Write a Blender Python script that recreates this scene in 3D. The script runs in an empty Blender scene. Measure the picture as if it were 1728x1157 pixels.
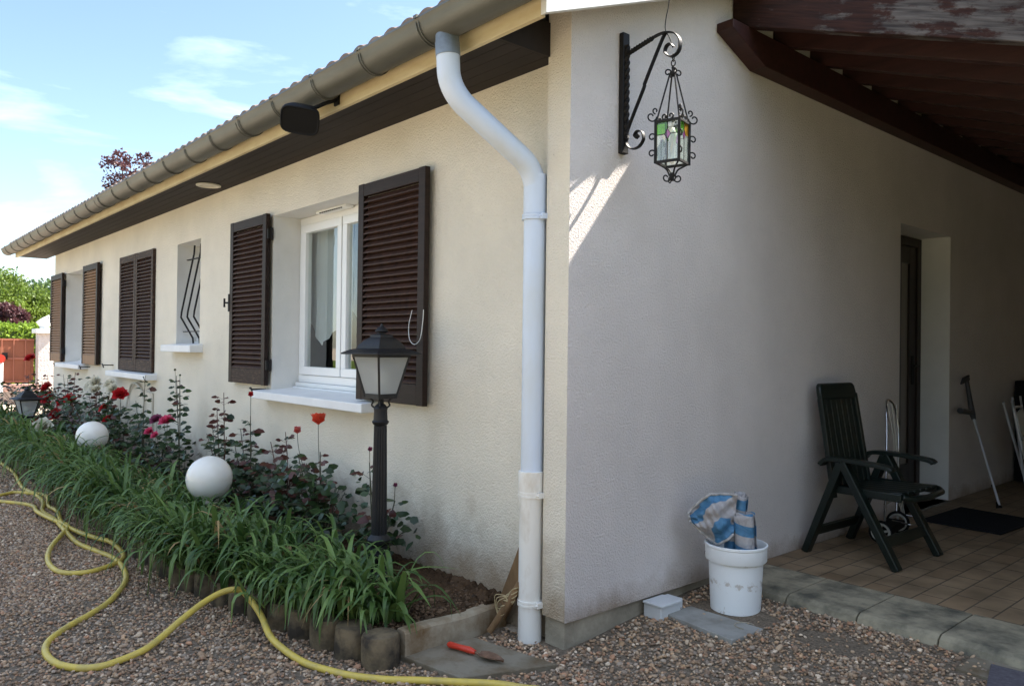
import bpy, bmesh, math, random
import numpy as np
from mathutils import Vector, Matrix
R = math.radians
random.seed(7); rng = np.random.default_rng(7)
scene = bpy.context.scene
COL = scene.collection

# ------------------------------------------------------------------ camera
cam_d = bpy.data.cameras.new("camera"); cam = bpy.data.objects.new("camera", cam_d); COL.objects.link(cam)
cam_d.sensor_width = 36; cam_d.lens = 36 * 1298.47 / 1728; cam_d.clip_start = .05; cam_d.clip_end = 2000
yaw, pitch, roll = .8509, .0071, .0125
f = Vector((-math.sin(yaw) * math.cos(pitch), math.cos(yaw) * math.cos(pitch), math.sin(pitch)))
r = Vector((math.cos(yaw), math.sin(yaw), 0)); u = r.cross(f)
r2 = r * math.cos(roll) + u * math.sin(roll); u2 = -r * math.sin(roll) + u * math.cos(roll)
mw = Matrix((r2, u2, -f)).transposed().to_4x4(); mw.translation = (2.3146, -2.3467, 1.3)
cam.matrix_world = mw
scene.camera = cam

# ------------------------------------------------------------------ light
SUN = Vector((1, 4.30, 5.09)).normalized()
elev = math.asin(SUN.z); azim = math.atan2(SUN.x, SUN.y)
w = bpy.data.worlds.new("World"); scene.world = w; w.use_nodes = True
nt = w.node_tree; bg = nt.nodes['Background']
sky = nt.nodes.new('ShaderNodeTexSky'); sky.sky_type = 'NISHITA'; sky.sun_disc = False
sky.sun_elevation = elev; sky.sun_rotation = azim; sky.air_density = 1.0; sky.dust_density = .7; sky.ozone_density = 1.4
tc = nt.nodes.new('ShaderNodeTexCoord')
mp = nt.nodes.new('ShaderNodeMapping'); mp.inputs['Location'].default_value = (8.1, 2.3, 1.1); mp.inputs['Scale'].default_value = (1.3, 1.0, 6.0); mp.inputs['Rotation'].default_value = (R(5), R(4), R(25))
nz = nt.nodes.new('ShaderNodeTexNoise'); nz.inputs['Scale'].default_value = 2.2; nz.inputs['Detail'].default_value = 7; nz.inputs['Roughness'].default_value = .56; nz.inputs['Distortion'].default_value = .5
cr = nt.nodes.new('ShaderNodeValToRGB'); cr.color_ramp.elements[0].position = .535; cr.color_ramp.elements[1].position = .74
cr.color_ramp.elements[0].color = (0, 0, 0, 1); cr.color_ramp.elements[1].color = (1, 1, 1, 1)
mm = nt.nodes.new('ShaderNodeMath'); mm.operation = 'MULTIPLY'; mm.inputs[1].default_value = .38
mx = nt.nodes.new('ShaderNodeMix'); mx.data_type = 'RGBA'; mx.inputs['B'].default_value = (6.6, 7.6, 9.2, 1)
L = nt.links.new
L(tc.outputs['Generated'], mp.inputs['Vector']); L(mp.outputs[0], nz.inputs['Vector']); 
# unseen cloud added behind the viewer to brighten the facade and gable
dv = nt.nodes.new('ShaderNodeVectorMath'); dv.operation = 'DOT_PRODUCT'; dv.inputs[1].default_value = (.50, -.72, .48)
mk = nt.nodes.new('ShaderNodeMapRange'); mk.inputs['From Min'].default_value = .05; mk.inputs['From Max'].default_value = .75; mk.inputs['To Max'].default_value = .25
av = nt.nodes.new('ShaderNodeMath'); av.operation = 'ADD'
L(tc.outputs['Generated'], dv.inputs[0]); L(dv.outputs['Value'], mk.inputs['Value']); L(mk.outputs[0], av.inputs[0]); L(nz.outputs['Fac'], av.inputs[1]); L(av.outputs[0], cr.inputs[0])
mf = nt.nodes.new('ShaderNodeMapRange'); mf.inputs['From Min'].default_value = 0; mf.inputs['From Max'].default_value = .25; mf.inputs['To Min'].default_value = .50; mf.inputs['To Max'].default_value = .56; L(mk.outputs[0], mf.inputs['Value']); L(mf.outputs[0], mm.inputs[1])
L(cr.outputs[0], mm.inputs[0]); L(mm.outputs[0], mx.inputs['Factor']); L(sky.outputs[0], mx.inputs['A']); L(mx.outputs['Result'], bg.inputs['Color'])
bg.inputs['Strength'].default_value = .082
sd = bpy.data.lights.new("sun", 'SUN'); so = bpy.data.objects.new("sun", sd); COL.objects.link(so)
sd.energy = 5.0; sd.angle = R(.5); sd.color = (1, .93, .82)
so.rotation_euler = SUN.to_track_quat('Z', 'Y').to_euler()
scene.view_settings.view_transform = 'Standard'; scene.view_settings.look = 'None'
scene.view_settings.exposure = 1.88; scene.view_settings.gamma = 1
scene.render.engine = 'CYCLES'
scene.cycles.max_bounces = 8; scene.cycles.diffuse_bounces = 5; scene.cycles.transparent_max_bounces = 16

# ------------------------------------------------------------------ materials
def nmat(name):
    m = bpy.data.materials.new(name); m.use_nodes = True
    n = m.node_tree; return m, n, n.nodes['Principled BSDF'], n.links.new
def mat(name, col, rough=.7, var=.15, scale=8, bump=0, bscale=60, spec=.5, metal=0, col2=None, stretch=None, detail=5, thr=(.3, .7), coat=0):
    m, n, p, l = nmat(name)
    t = n.nodes.new('ShaderNodeTexCoord'); mp = n.nodes.new('ShaderNodeMapping')
    if stretch: mp.inputs['Scale'].default_value = stretch
    l(t.outputs['Object'], mp.inputs['Vector'])
    z = n.nodes.new('ShaderNodeTexNoise'); z.inputs['Scale'].default_value = scale; z.inputs['Detail'].default_value = detail; z.inputs['Roughness'].default_value = .6
    l(mp.outputs[0], z.inputs['Vector'])
    c = n.nodes.new('ShaderNodeValToRGB'); a, b = c.color_ramp.elements
    a.position, b.position = thr
    c2 = col2 or tuple(min(1, x * (1 + var)) for x in col); c1 = col if col2 else tuple(x * (1 - var) for x in col)
    a.color = (*c1, 1); b.color = (*c2, 1)
    l(z.outputs['Fac'], c.inputs[0]); l(c.outputs[0], p.inputs['Base Color'])
    p.inputs['Roughness'].default_value = rough; p.inputs['Metallic'].default_value = metal; p.inputs['Specular IOR Level'].default_value = spec
    if coat: p.inputs['Coat Weight'].default_value = coat; p.inputs['Coat Roughness'].default_value = .15
    if bump:
        z2 = n.nodes.new('ShaderNodeTexNoise'); z2.inputs['Scale'].default_value = bscale; z2.inputs['Detail'].default_value = 4
        l(mp.outputs[0], z2.inputs['Vector'])
        b_ = n.nodes.new('ShaderNodeBump'); b_.inputs['Strength'].default_value = 1; b_.inputs['Distance'].default_value = bump
        l(z2.outputs['Fac'], b_.inputs['Height']); l(b_.outputs[0], p.inputs['Normal'])
    return m

def stucco(name, base, dirt=(.27, .17, .08), dirt_top=.62):
    m, n, p, l = nmat(name)
    t = n.nodes.new('ShaderNodeTexCoord')
    z1 = n.nodes.new('ShaderNodeTexNoise'); z1.inputs['Scale'].default_value = 1.6; z1.inputs['Detail'].default_value = 10; z1.inputs['Roughness'].default_value = .62
    l(t.outputs['Object'], z1.inputs['Vector'])
    c = n.nodes.new('ShaderNodeValToRGB'); c.color_ramp.elements[0].position = .3; c.color_ramp.elements[1].position = .72
    c.color_ramp.elements[0].color = (*[x * .89 for x in base], 1); c.color_ramp.elements[1].color = (*[min(1, x * 1.05) for x in base], 1)
    l(z1.outputs['Fac'], c.inputs[0])
    # splash-back dirt near the ground: ragged
    s = n.nodes.new('ShaderNodeSeparateXYZ'); l(t.outputs['Object'], s.inputs[0])
    zd = n.nodes.new('ShaderNodeTexNoise'); zd.inputs['Scale'].default_value = 5; zd.inputs['Detail'].default_value = 8; zd.inputs['Roughness'].default_value = .7
    l(t.outputs['Object'], zd.inputs['Vector'])
    mr = n.nodes.new('ShaderNodeMapRange'); mr.inputs['From Min'].default_value = .05; mr.inputs['From Max'].default_value = dirt_top; mr.inputs['To Min'].default_value = .80; mr.inputs['To Max'].default_value = 0
    l(s.outputs['Z'], mr.inputs['Value'])
    ad = n.nodes.new('ShaderNodeMath'); ad.operation = 'ADD'; l(mr.outputs[0], ad.inputs[0]); l(zd.outputs['Fac'], ad.inputs[1])
    rr = n.nodes.new('ShaderNodeMapRange'); rr.inputs['From Min'].default_value = .66; rr.inputs['From Max'].default_value = 1.20; rr.inputs['To Max'].default_value = .75
    l(ad.outputs[0], rr.inputs['Value'])
    mxx = n.nodes.new('ShaderNodeMix'); mxx.data_type = 'RGBA'; mxx.inputs['B'].default_value = (*dirt, 1)
    l(rr.outputs[0], mxx.inputs['Factor']); l(c.outputs[0], mxx.inputs['A'])
    # small dark specks / pinholes
    vs = n.nodes.new('ShaderNodeTexVoronoi'); vs.inputs['Scale'].default_value = 16; l(t.outputs['Object'], vs.inputs['Vector'])
    ms = n.nodes.new('ShaderNodeMapRange'); ms.inputs['From Min'].default_value = .03; ms.inputs['From Max'].default_value = .06; ms.inputs['To Min'].default_value = .35; ms.inputs['To Max'].default_value = 0
    l(vs.outputs['Distance'], ms.inputs['Value'])
    m2 = n.nodes.new('ShaderNodeMix'); m2.data_type = 'RGBA'; m2.inputs['B'].default_value = (.25, .19, .12, 1)
    l(ms.outputs[0], m2.inputs['Factor']); l(mxx.outputs['Result'], m2.inputs['A']); l(m2.outputs['Result'], p.inputs['Base Color'])
    zb = n.nodes.new('ShaderNodeTexNoise'); zb.inputs['Scale'].default_value = 105; zb.inputs['Detail'].default_value = 4; zb.inputs['Roughness'].default_value = .6; zb.inputs['Distortion'].default_value = .2
    l(t.outputs['Object'], zb.inputs['Vector'])
    rb = n.nodes.new('ShaderNodeMapRange'); rb.inputs['From Min'].default_value = .38; rb.inputs['From Max'].default_value = .62
    l(zb.outputs['Fac'], rb.inputs['Value'])
    b_ = n.nodes.new('ShaderNodeBump'); b_.inputs['Strength'].default_value = .85; b_.inputs['Distance'].default_value = .0042
    l(rb.outputs[0], b_.inputs['Height']); l(b_.outputs[0], p.inputs['Normal'])
    p.inputs['Roughness'].default_value = .9; p.inputs['Specular IOR Level'].default_value = .2
    return m

M = {}
M['stucco'] = stucco('stucco', (.84, .78, .665))
M['stucco_gable'] = stucco('stucco_gable', (.80, .735, .70), dirt_top=.28)
M['reveal'] = mat('reveal_paint', (.72, .71, .68), .7, .05, 4, .001, 60)
M['concrete'] = mat('concrete', (.22, .20, .16), .9, .3, 7, .004, 60, .2)
M['plinth'] = mat('plinth', (.34, .30, .23), .9, .3, 6, .004, 50, .2)
M['sill'] = mat('sill_paint', (.78, .79, .80), .55, .05, 5, .0008, 50)
M['upvc'] = mat('window_plastic', (.82, .83, .83), .35, .02, 3)
M['wood'] = mat('shutter_wood', (.022, .012, .009), .55, .35, 6, .0006, 60, .25, stretch=(1, 1, 8))
M['slat'] = mat('slat_wood', (.042, .018, .011), .55, .45, 7, .0005, 60, .25, stretch=(5, 5, 1))
M['wood_worn'] = mat('shutter_wood_worn', (.032, .017, .012), .65, .3, 9, .0012, 70, .3, col2=(.12, .075, .05), stretch=(2, 2, 9), thr=(.5, .72))
M['slat_pale'] = mat('slat_wood_pale', (.27, .16, .09), .6, .25, 7, .0006, 60, .3, stretch=(5, 5, 1))
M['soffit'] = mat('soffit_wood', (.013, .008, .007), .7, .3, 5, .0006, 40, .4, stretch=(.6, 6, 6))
M['fascia'] = mat('fascia_paint', (.66, .57, .36), .55, .08, 3, .0008, 30, col2=(.50, .38, .20), stretch=(1, 4, 4), thr=(.4, .75))
M['rake'] = mat('rake_paint', (.74, .74, .72), .5, .06, 3, .0006, 30)
M['zinc'] = mat('zinc', (.115, .115, .098), .5, .25, 3, .0008, 20, .5, .35, stretch=(.6, 2, 3))
M['zinc_blue'] = mat('zinc_outlet', (.18, .22, .27), .5, .3, 12, .001, 40, .5, .3)
M['pvc'] = mat('pipe_pvc', (.61, .70, .85), .4, .05, 4, .0004, 60, .45, col2=(.56, .58, .56), thr=(.42, .85), stretch=(1, 1, .35), detail=8)
M['sleeve'] = mat('pipe_sleeve', (.84, .82, .77), .6, .08, 9, .0008, 60, .4, col2=(.55, .47, .36), thr=(.55, .85), stretch=(1, 1, .5), detail=9)
M['tile'] = mat('roof_tile', (.15, .105, .085), .9, .4, 5, .003, 50, .2, col2=(.26, .21, .18))
M['terracotta'] = mat('terracotta', (.36, .16, .09), .8, .2, 6)
M['iron'] = mat('wrought_iron', (.012, .011, .011), .6, .3, 20, .0006, 120, .3)
M['lamp_iron'] = mat('lamp_iron', (.006, .006, .008), .55, .4, 15, .0005, 90, .5)
M['rust'] = mat('rust', (.16, .05, .02), .9, .4, 30)
M['cable'] = mat('cable', (.60, .57, .49), .6, .08, 6)
M['white_cord'] = mat('white_cord', (.7, .7, .68), .7, .05)
M['curtain'] = None
m, n, p, l = nmat('beam_weathered')
t = n.nodes.new('ShaderNodeTexCoord'); r1 = n.nodes.new('ShaderNodeMapping'); r1.inputs['Rotation'].default_value = (0, -math.atan(.355), 0); l(t.outputs['Object'], r1.inputs['Vector'])
s1 = n.nodes.new('ShaderNodeMapping'); s1.inputs['Scale'].default_value = (3.2, 5, 9); l(r1.outputs[0], s1.inputs['Vector'])
s2 = n.nodes.new('ShaderNodeMapping'); s2.inputs['Scale'].default_value = (7, 20, 90); l(r1.outputs[0], s2.inputs['Vector'])
za = n.nodes.new('ShaderNodeTexNoise'); za.inputs['Scale'].default_value = 1.6; za.inputs['Detail'].default_value = 12; za.inputs['Roughness'].default_value = .68; l(s1.outputs[0], za.inputs['Vector'])
zb2 = n.nodes.new('ShaderNodeTexNoise'); zb2.inputs['Scale'].default_value = 1.0; zb2.inputs['Detail'].default_value = 6; l(s2.outputs[0], zb2.inputs['Vector'])
sx_ = n.nodes.new('ShaderNodeSeparateXYZ'); l(t.outputs['Object'], sx_.inputs[0])
gx = n.nodes.new('ShaderNodeMapRange'); gx.inputs['From Min'].default_value = .1; gx.inputs['From Max'].default_value = 1.2; gx.inputs['To Min'].default_value = -.16; gx.inputs['To Max'].default_value = .10; l(sx_.outputs['X'], gx.inputs['Value'])
a1 = n.nodes.new('ShaderNodeMath'); a1.operation = 'ADD'; l(za.outputs['Fac'], a1.inputs[0]); l(gx.outputs[0], a1.inputs[1])
f1 = n.nodes.new('ShaderNodeMapRange'); f1.inputs['From Min'].default_value = .50; f1.inputs['From Max'].default_value = .58; l(a1.outputs[0], f1.inputs['Value'])
wc = n.nodes.new('ShaderNodeValToRGB'); wc.color_ramp.elements[0].position = .3; wc.color_ramp.elements[1].position = .7; wc.color_ramp.elements[0].color = (.035, .030, .030, 1); wc.color_ramp.elements[1].color = (.125, .112, .105, 1); l(zb2.outputs['Fac'], wc.inputs[0])
rc = n.nodes.new('ShaderNodeValToRGB'); rc.color_ramp.elements[0].position = .3; rc.color_ramp.elements[1].position = .7; rc.color_ramp.elements[0].color = (.018, .009, .008, 1); rc.color_ramp.elements[1].color = (.045, .018, .013, 1); l(zb2.outputs['Fac'], rc.inputs[0])
mx2 = n.nodes.new('ShaderNodeMix'); mx2.data_type = 'RGBA'; l(f1.outputs[0], mx2.inputs['Factor']); l(rc.outputs[0], mx2.inputs['A']); l(wc.outputs[0], mx2.inputs['B']); l(mx2.outputs['Result'], p.inputs['Base Color']); p.inputs['Roughness'].default_value = .75; p.inputs['Specular IOR Level'].default_value = .2
bp = n.nodes.new('ShaderNodeBump'); bp.inputs['Distance'].default_value = .003; l(zb2.outputs['Fac'], bp.inputs['Height']); l(bp.outputs[0], p.inputs['Normal'])
M['beam'] = m
M['redwood'] = mat('carport_redwood', (.038, .013, .010), .55, .3, 4, .001, 30, .4, stretch=(1, 6, 6))
M['board'] = mat('carport_boards', (.028, .011, .009), .6, .35, 4, .001, 30, .35, stretch=(6, 1, 6))
M['door'] = mat('door_wood', (.020, .010, .008), .45, .3, 5, .0004, 40, .4, stretch=(4, 4, .6))
M['door_pane'] = mat('door_pane', (.22, .19, .17), .25, .05, 3)
M['green_plastic'] = mat('chair_plastic', (.0035, .009, .007), .36, .15, 6, 0, 20, .5)
M['chrome'] = mat('chrome', (.45, .45, .46), .25, .1, 10, metal=1)
M['alu'] = mat('aluminium', (.62, .64, .68), .4, .1, 10, metal=.35)
M['grey_plastic'] = mat('grey_plastic', (.05, .05, .055), .5, .1)
M['wheel_white'] = mat('wheel_plastic', (.60, .60, .57), .5, .1)
M['black'] = mat('black_rubber', (.008, .008, .009), .7, .1, spec=.2)
M['mat'] = mat('mat_fibre', (.018, .019, .022), .95, .3, 60, .003, 300, .1)
M['rug'] = mat('rug_fibre', (.12, .11, .125), .95, .2, 60, .004, 260, .1)
m, n, p, l = nmat('bucket_plastic')
t = n.nodes.new('ShaderNodeTexCoord'); sp_ = n.nodes.new('ShaderNodeSeparateXYZ'); l(t.outputs['Object'], sp_.inputs[0])
z = n.nodes.new('ShaderNodeTexNoise'); z.inputs['Scale'].default_value = 28; z.inputs['Detail'].default_value = 9; z.inputs['Roughness'].default_value = .7; l(t.outputs['Object'], z.inputs['Vector'])
def band(zc, wd, k):
    a = n.nodes.new('ShaderNodeMath'); a.operation = 'SUBTRACT'; a.inputs[1].default_value = zc; l(sp_.outputs['Z'], a.inputs[0])
    b = n.nodes.new('ShaderNodeMath'); b.operation = 'ABSOLUTE'; l(a.outputs[0], b.inputs[0])
    c = n.nodes.new('ShaderNodeMapRange'); c.inputs['From Min'].default_value = 0; c.inputs['From Max'].default_value = wd; c.inputs['To Min'].default_value = k; c.inputs['To Max'].default_value = 0; l(b.outputs[0], c.inputs['Value']); return c.outputs[0]
o1 = n.nodes.new('ShaderNodeMath'); o1.operation = 'MAXIMUM'; l(band(.155, .035, .20), o1.inputs[0]); l(band(.262, .012, .16), o1.inputs[1])
o2 = n.nodes.new('ShaderNodeMath'); o2.operation = 'MAXIMUM'; l(o1.outputs[0], o2.inputs[0]); l(band(.0, .05, .12), o2.inputs[1])
ad = n.nodes.new('ShaderNodeMath'); ad.operation = 'ADD'; l(o2.outputs[0], ad.inputs[0]); l(z.outputs['Fac'], ad.inputs[1])
mr = n.nodes.new('ShaderNodeMapRange'); mr.inputs['From Min'].default_value = .64; mr.inputs['From Max'].default_value = .74; mr.inputs['To Max'].default_value = .55; l(ad.outputs[0], mr.inputs['Value'])
mx_ = n.nodes.new('ShaderNodeMix'); mx_.data_type = 'RGBA'; mx_.inputs['A'].default_value = (.84, .87, .88, 1); mx_.inputs['B'].default_value = (.36, .28, .19, 1); l(mr.outputs[0], mx_.inputs['Factor']); l(mx_.outputs['Result'], p.inputs['Base Color']); p.inputs['Roughness'].default_value = .5
M['bucket'] = m
M['bucket_dirt'] = mat('bucket_dirt', (.30, .24, .17), .8, .3, 30)
M['box_plastic'] = mat('box_plastic', (.62, .64, .65), .5, .08, 8, .0006, 50)
M['slab'] = mat('slab_concrete', (.33, .325, .30), .85, .2, 7, .0015, 60, .3, col2=(.20, .19, .165), thr=(.42, .72), detail=10)
M['slab_dirty'] = mat('slab_dirty', (.24, .21, .16), .9, .3, 5, .002, 70, .2, col2=(.12, .08, .04), thr=(.40, .66), detail=11)
M['log'] = mat('edging_concrete', (.19, .145, .09), .95, .3, 11, .004, 60, .15, col2=(.055, .045, .035), thr=(.36, .60), detail=10)
M['kerb'] = mat('kerb_concrete', (.40, .34, .25), .95, .3, 6, .003, 60, .15, col2=(.17, .10, .045), thr=(.40, .66), detail=10)
M['step'] = mat('step_concrete', (.34, .30, .215), .9, .2, 7, .003, 90, .2, col2=(.10, .095, .075), thr=(.40, .66), detail=12)
M['soil'] = mat('soil', (.075, .046, .027), 1, .45, 10, .02, 35, .1, detail=8)
M['grit'] = mat('gravel_bed', (.17, .135, .10), 1, .5, 90, .006, 120, .1)
M['drive'] = mat('pale_gravel', (.48, .40, .31), 1, .2, 60, .006, 120, .1)
M['hose'] = mat('hose_yellow', (.66, .49, .09), .45, .12, 14, .0006, 160, .5, col2=(.42, .33, .12), thr=(.42, .80), detail=9)
M['oldwood'] = mat('old_wood', (.20, .12, .06), .85, .35, 5, .002, 40, .2, stretch=(5, 5, 1))
M['twine'] = mat('twine', (.42, .33, .18), .9, .3, 60)
M['trowel_red'] = mat('trowel_handle', (.60, .045, .02), .4, .1, 9)
M['steel_dirty'] = mat('trowel_steel', (.20, .12, .08), .55, .4, 30, .0005, 80, .4, .5)
M['pillar'] = mat('pillar_roughcast', (.62, .56, .52), .95, .1, 6, .03, 22, .1)
M['gate'] = mat('gate_paint', (.27, .095, .05), .6, .1, 3, 0, 20, .3)
M['gate_bar'] = mat('gate_bar_paint', (.34, .12, .07), .5, .08, 3)
M['pink_wall'] = mat('curb_pink', (.42, .25, .20), .9, .15, 3, .004, 30)
M['white_paint'] = mat('white_paint', (.75, .75, .73), .6, .05, 4)
M['disc_red'] = mat('disc_red', (.5, .04, .02), .4, .05)
M['lawn'] = mat('lawn', (.10, .14, .03), 1, .4, 20, .02, 60, .05)
M['hedge_core'] = mat('hedge_core', (.05, .08, .02), 1, .4, 12)
M['bark'] = mat('bark', (.08, .06, .045), .95, .3, 12, .01, 30, .1)
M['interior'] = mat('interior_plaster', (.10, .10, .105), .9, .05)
M['brick_dark'] = mat('path_dark', (.10, .075, .06), 1, .3, 6, .01, 40, .1)
M['globe'] = None

# opal globe
m, n, p, l = nmat('opal_plastic'); p.inputs['Base Color'].default_value = (.86, .83, .77, 1); p.inputs['Roughness'].default_value = .14
p.inputs['Subsurface Weight'].default_value = .35; p.inputs['Subsurface Radius'].default_value = (.06, .05, .04); p.inputs['Subsurface Scale'].default_value = .5
M['globe'] = m
# sheer curtain
m, n, p, l = nmat('sheer'); p.inputs['Base Color'].default_value = (.88, .90, .92, 1); p.inputs['Roughness'].default_value = .9
tr = n.nodes.new('ShaderNodeBsdfTransparent'); ms = n.nodes.new('ShaderNodeMixShader'); ms.inputs[0].default_value = .93
tl = n.nodes.new('ShaderNodeBsdfTranslucent'); tl.inputs[0].default_value = (.8, .82, .84, 1); m3 = n.nodes.new('ShaderNodeMixShader'); m3.inputs[0].default_value = .35
l(p.outputs[0], m3.inputs[1]); l(tl.outputs[0], m3.inputs[2]); l(tr.outputs[0], ms.inputs[1]); l(m3.outputs[0], ms.inputs[2]); l(ms.outputs[0], n.nodes['Material Output'].inputs[0])
M['curtain'] = m
def glass(name, tint=(1, 1, 1), rough=0, refl=1.0, dens=0.0, bump=0, bs=60):
    m, n, p, l = nmat(name); n.nodes.remove(p)
    tr = n.nodes.new('ShaderNodeBsdfTransparent'); tr.inputs[0].default_value = (*tint, 1)
    g = n.nodes.new('ShaderNodeBsdfGlossy'); g.inputs['Roughness'].default_value = rough
    fr = n.nodes.new('ShaderNodeFresnel'); fr.inputs[0].default_value = 1.52
    mu = n.nodes.new('ShaderNodeMath'); mu.operation = 'MULTIPLY_ADD'; mu.inputs[1].default_value = 1.8 * refl; mu.inputs[2].default_value = .03; mu.use_clamp = True
    ge = n.nodes.new('ShaderNodeNewGeometry'); mb_ = n.nodes.new('ShaderNodeMath'); mb_.operation = 'SUBTRACT'; mb_.inputs[0].default_value = 1; mb_.use_clamp = True; l(ge.outputs['Backfacing'], mb_.inputs[1])
    mv = n.nodes.new('ShaderNodeMath'); mv.operation = 'MULTIPLY'; l(mu.outputs[0], mv.inputs[0]); l(mb_.outputs[0], mv.inputs[1])
    l(fr.outputs[0], mu.inputs[0]); ms = n.nodes.new('ShaderNodeMixShader'); l(mv.outputs[0], ms.inputs[0]); l(tr.outputs[0], ms.inputs[1]); l(g.outputs[0], ms.inputs[2])
    out = ms
    if dens:
        d = n.nodes.new('ShaderNodeBsdfDiffuse'); d.inputs[0].default_value = (*[min(1, t * .9) for t in tint], 1)
        t2 = n.nodes.new('ShaderNodeBsdfTranslucent'); t2.inputs[0].default_value = (*tint, 1)
        a = n.nodes.new('ShaderNodeAddShader'); a2 = n.nodes.new('ShaderNodeMixShader'); a2.inputs[0].default_value = .5
        l(d.outputs[0], a2.inputs[1]); l(t2.outputs[0], a2.inputs[2])
        o2 = n.nodes.new('ShaderNodeMixShader'); o2.inputs[0].default_value = dens; l(ms.outputs[0], o2.inputs[1]); l(a2.outputs[0], o2.inputs[2]); out = o2
    if bump:
        z = n.nodes.new('ShaderNodeTexVoronoi'); z.inputs['Scale'].default_value = bs
        tcc = n.nodes.new('ShaderNodeTexCoord'); l(tcc.outputs['Object'], z.inputs['Vector'])
        b = n.nodes.new('ShaderNodeBump'); b.inputs['Distance'].default_value = bump; l(z.outputs['Distance'], b.inputs['Height']); l(b.outputs[0], g.inputs['Normal'])
    l(out.outputs[0], n.nodes['Material Output'].inputs[0]); return m
M['glass'] = glass('window_glass', (.92, .95, .94))
M['frost'] = glass('frosted_glass', (.80, .82, .82), .25, 1, .55, .004, 130)
M['g_green'] = glass('glass_green', (.14, .42, .05), .1, .7, .3)
M['g_amber'] = glass('glass_amber', (.62, .34, .05), .1, .7, .30)
M['g_violet'] = glass('glass_violet', (.32, .10, .30), .1, .7, .35)
M['g_clear'] = glass('glass_clear', (.66, .72, .70), .1, .9, .22)

# leaves with per-leaf tint attribute
def leafmat(name, c_dark, c_light, transl=.25, rough=.45, spec=.4):
    m, n, p, l = nmat(name)
    a = n.nodes.new('ShaderNodeAttribute'); a.attribute_name = 'tint'
    mxx = n.nodes.new('ShaderNodeMix'); mxx.data_type = 'RGBA'; mxx.inputs['A'].default_value = (*c_dark, 1); mxx.inputs['B'].default_value = (*c_light, 1)
    l(a.outputs['Fac'], mxx.inputs['Factor']); l(mxx.outputs['Result'], p.inputs['Base Color'])
    p.inputs['Roughness'].default_value = rough; p.inputs['Specular IOR Level'].default_value = spec
    t = n.nodes.new('ShaderNodeBsdfTranslucent'); l(mxx.outputs['Result'], t.inputs[0])
    ms = n.nodes.new('ShaderNodeMixShader'); ms.inputs[0].default_value = transl
    l(p.outputs[0], ms.inputs[1]); l(t.outputs[0], ms.inputs[2]); l(ms.outputs[0], n.nodes['Material Output'].inputs[0])
    return m
M['strap'] = leafmat('strap_leaf', (.042, .095, .022), (.21, .32, .09), .3, .36)
M['dry'] = leafmat('dry_leaf', (.30, .20, .09), (.42, .30, .14), .2, .8)
M['rose_leaf'] = leafmat('rose_leaf', (.016, .035, .014), (.050, .095, .025), .15, .36)
M['rose_red_leaf'] = leafmat('rose_young_leaf', (.07, .018, .016), (.13, .05, .03), .2, .38)
M['light_leaf'] = leafmat('tree_leaf', (.05, .09, .012), (.17, .25, .03), .35, .5)
M['dark_leaf'] = leafmat('dark_tree_leaf', (.025, .06, .015), (.07, .13, .03), .3, .5)
M['purple_leaf'] = leafmat('purple_leaf', (.035, .012, .016), (.12, .045, .05), .3, .5)
M['hedge_leaf'] = leafmat('hedge_leaf', (.10, .17, .015), (.26, .38, .04), .35, .5)
M['stem_green'] = mat('stem_green', (.06, .06, .03), .6, .3, 20)
M['stem_red'] = mat('stem_red', (.10, .045, .03), .6, .3, 20)
def petal(name, c): return leafmat(name, tuple(x * .7 for x in c), c, .25, .5)
M['p_orange'] = petal('petal_orange', (.85, .10, .05)); M['p_pink'] = petal('petal_pink', (.80, .10, .22)); M['p_red'] = petal('petal_red', (.55, .015, .02))
M['p_white'] = petal('petal_white', (.80, .76, .62)); M['p_mauve'] = petal('petal_mauve', (.30, .07, .15)); M['p_salmon'] = petal('petal_salmon', (.80, .20, .18))

# pebbles
m, n, p, l = nmat('pebble')
a = n.nodes.new('ShaderNodeAttribute'); a.attribute_name = 'pcol'
l(a.outputs['Color'], p.inputs['Base Color']); p.inputs['Roughness'].default_value = .75; p.inputs['Specular IOR Level'].default_value = .3
M['pebble'] = m
# terrace tiles
m, n, p, l = nmat('terrace_tiles')
t = n.nodes.new('ShaderNodeTexCoord'); mp = n.nodes.new('ShaderNodeMapping'); mp.inputs['Rotation'].default_value = (0, 0, R(90)); l(t.outputs['Object'], mp.inputs['Vector'])
b = n.nodes.new('ShaderNodeTexBrick'); b.inputs['Scale'].default_value = 1; b.inputs['Brick Width'].default_value = .235; b.inputs['Row Height'].default_value = .1155; b.inputs['Mortar Size'].default_value = .0035
b.inputs['Mortar Smooth'].default_value = .1; b.inputs['Bias'].default_value = 0; b.offset = .5
b.inputs['Color1'].default_value = (.25, .17, .10, 1); b.inputs['Color2'].default_value = (.31, .225, .14, 1); b.inputs['Mortar'].default_value = (.10, .08, .06, 1)
l(mp.outputs[0], b.inputs['Vector'])
z = n.nodes.new('ShaderNodeTexNoise'); z.inputs['Scale'].default_value = 5; z.inputs['Detail'].default_value = 7; l(t.outputs['Object'], z.inputs['Vector'])
cc = n.nodes.new('ShaderNodeValToRGB'); cc.color_ramp.elements[0].color = (.6, .6, .6, 1); cc.color_ramp.elements[1].color = (1.15, 1.15, 1.15, 1); cc.color_ramp.elements[0].position = .3; cc.color_ramp.elements[1].position = .7
l(z.outputs['Fac'], cc.inputs[0]); mu = n.nodes.new('ShaderNodeMix'); mu.data_type = 'RGBA'; mu.blend_type = 'MULTIPLY'; mu.inputs['Factor'].default_value = 1
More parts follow.
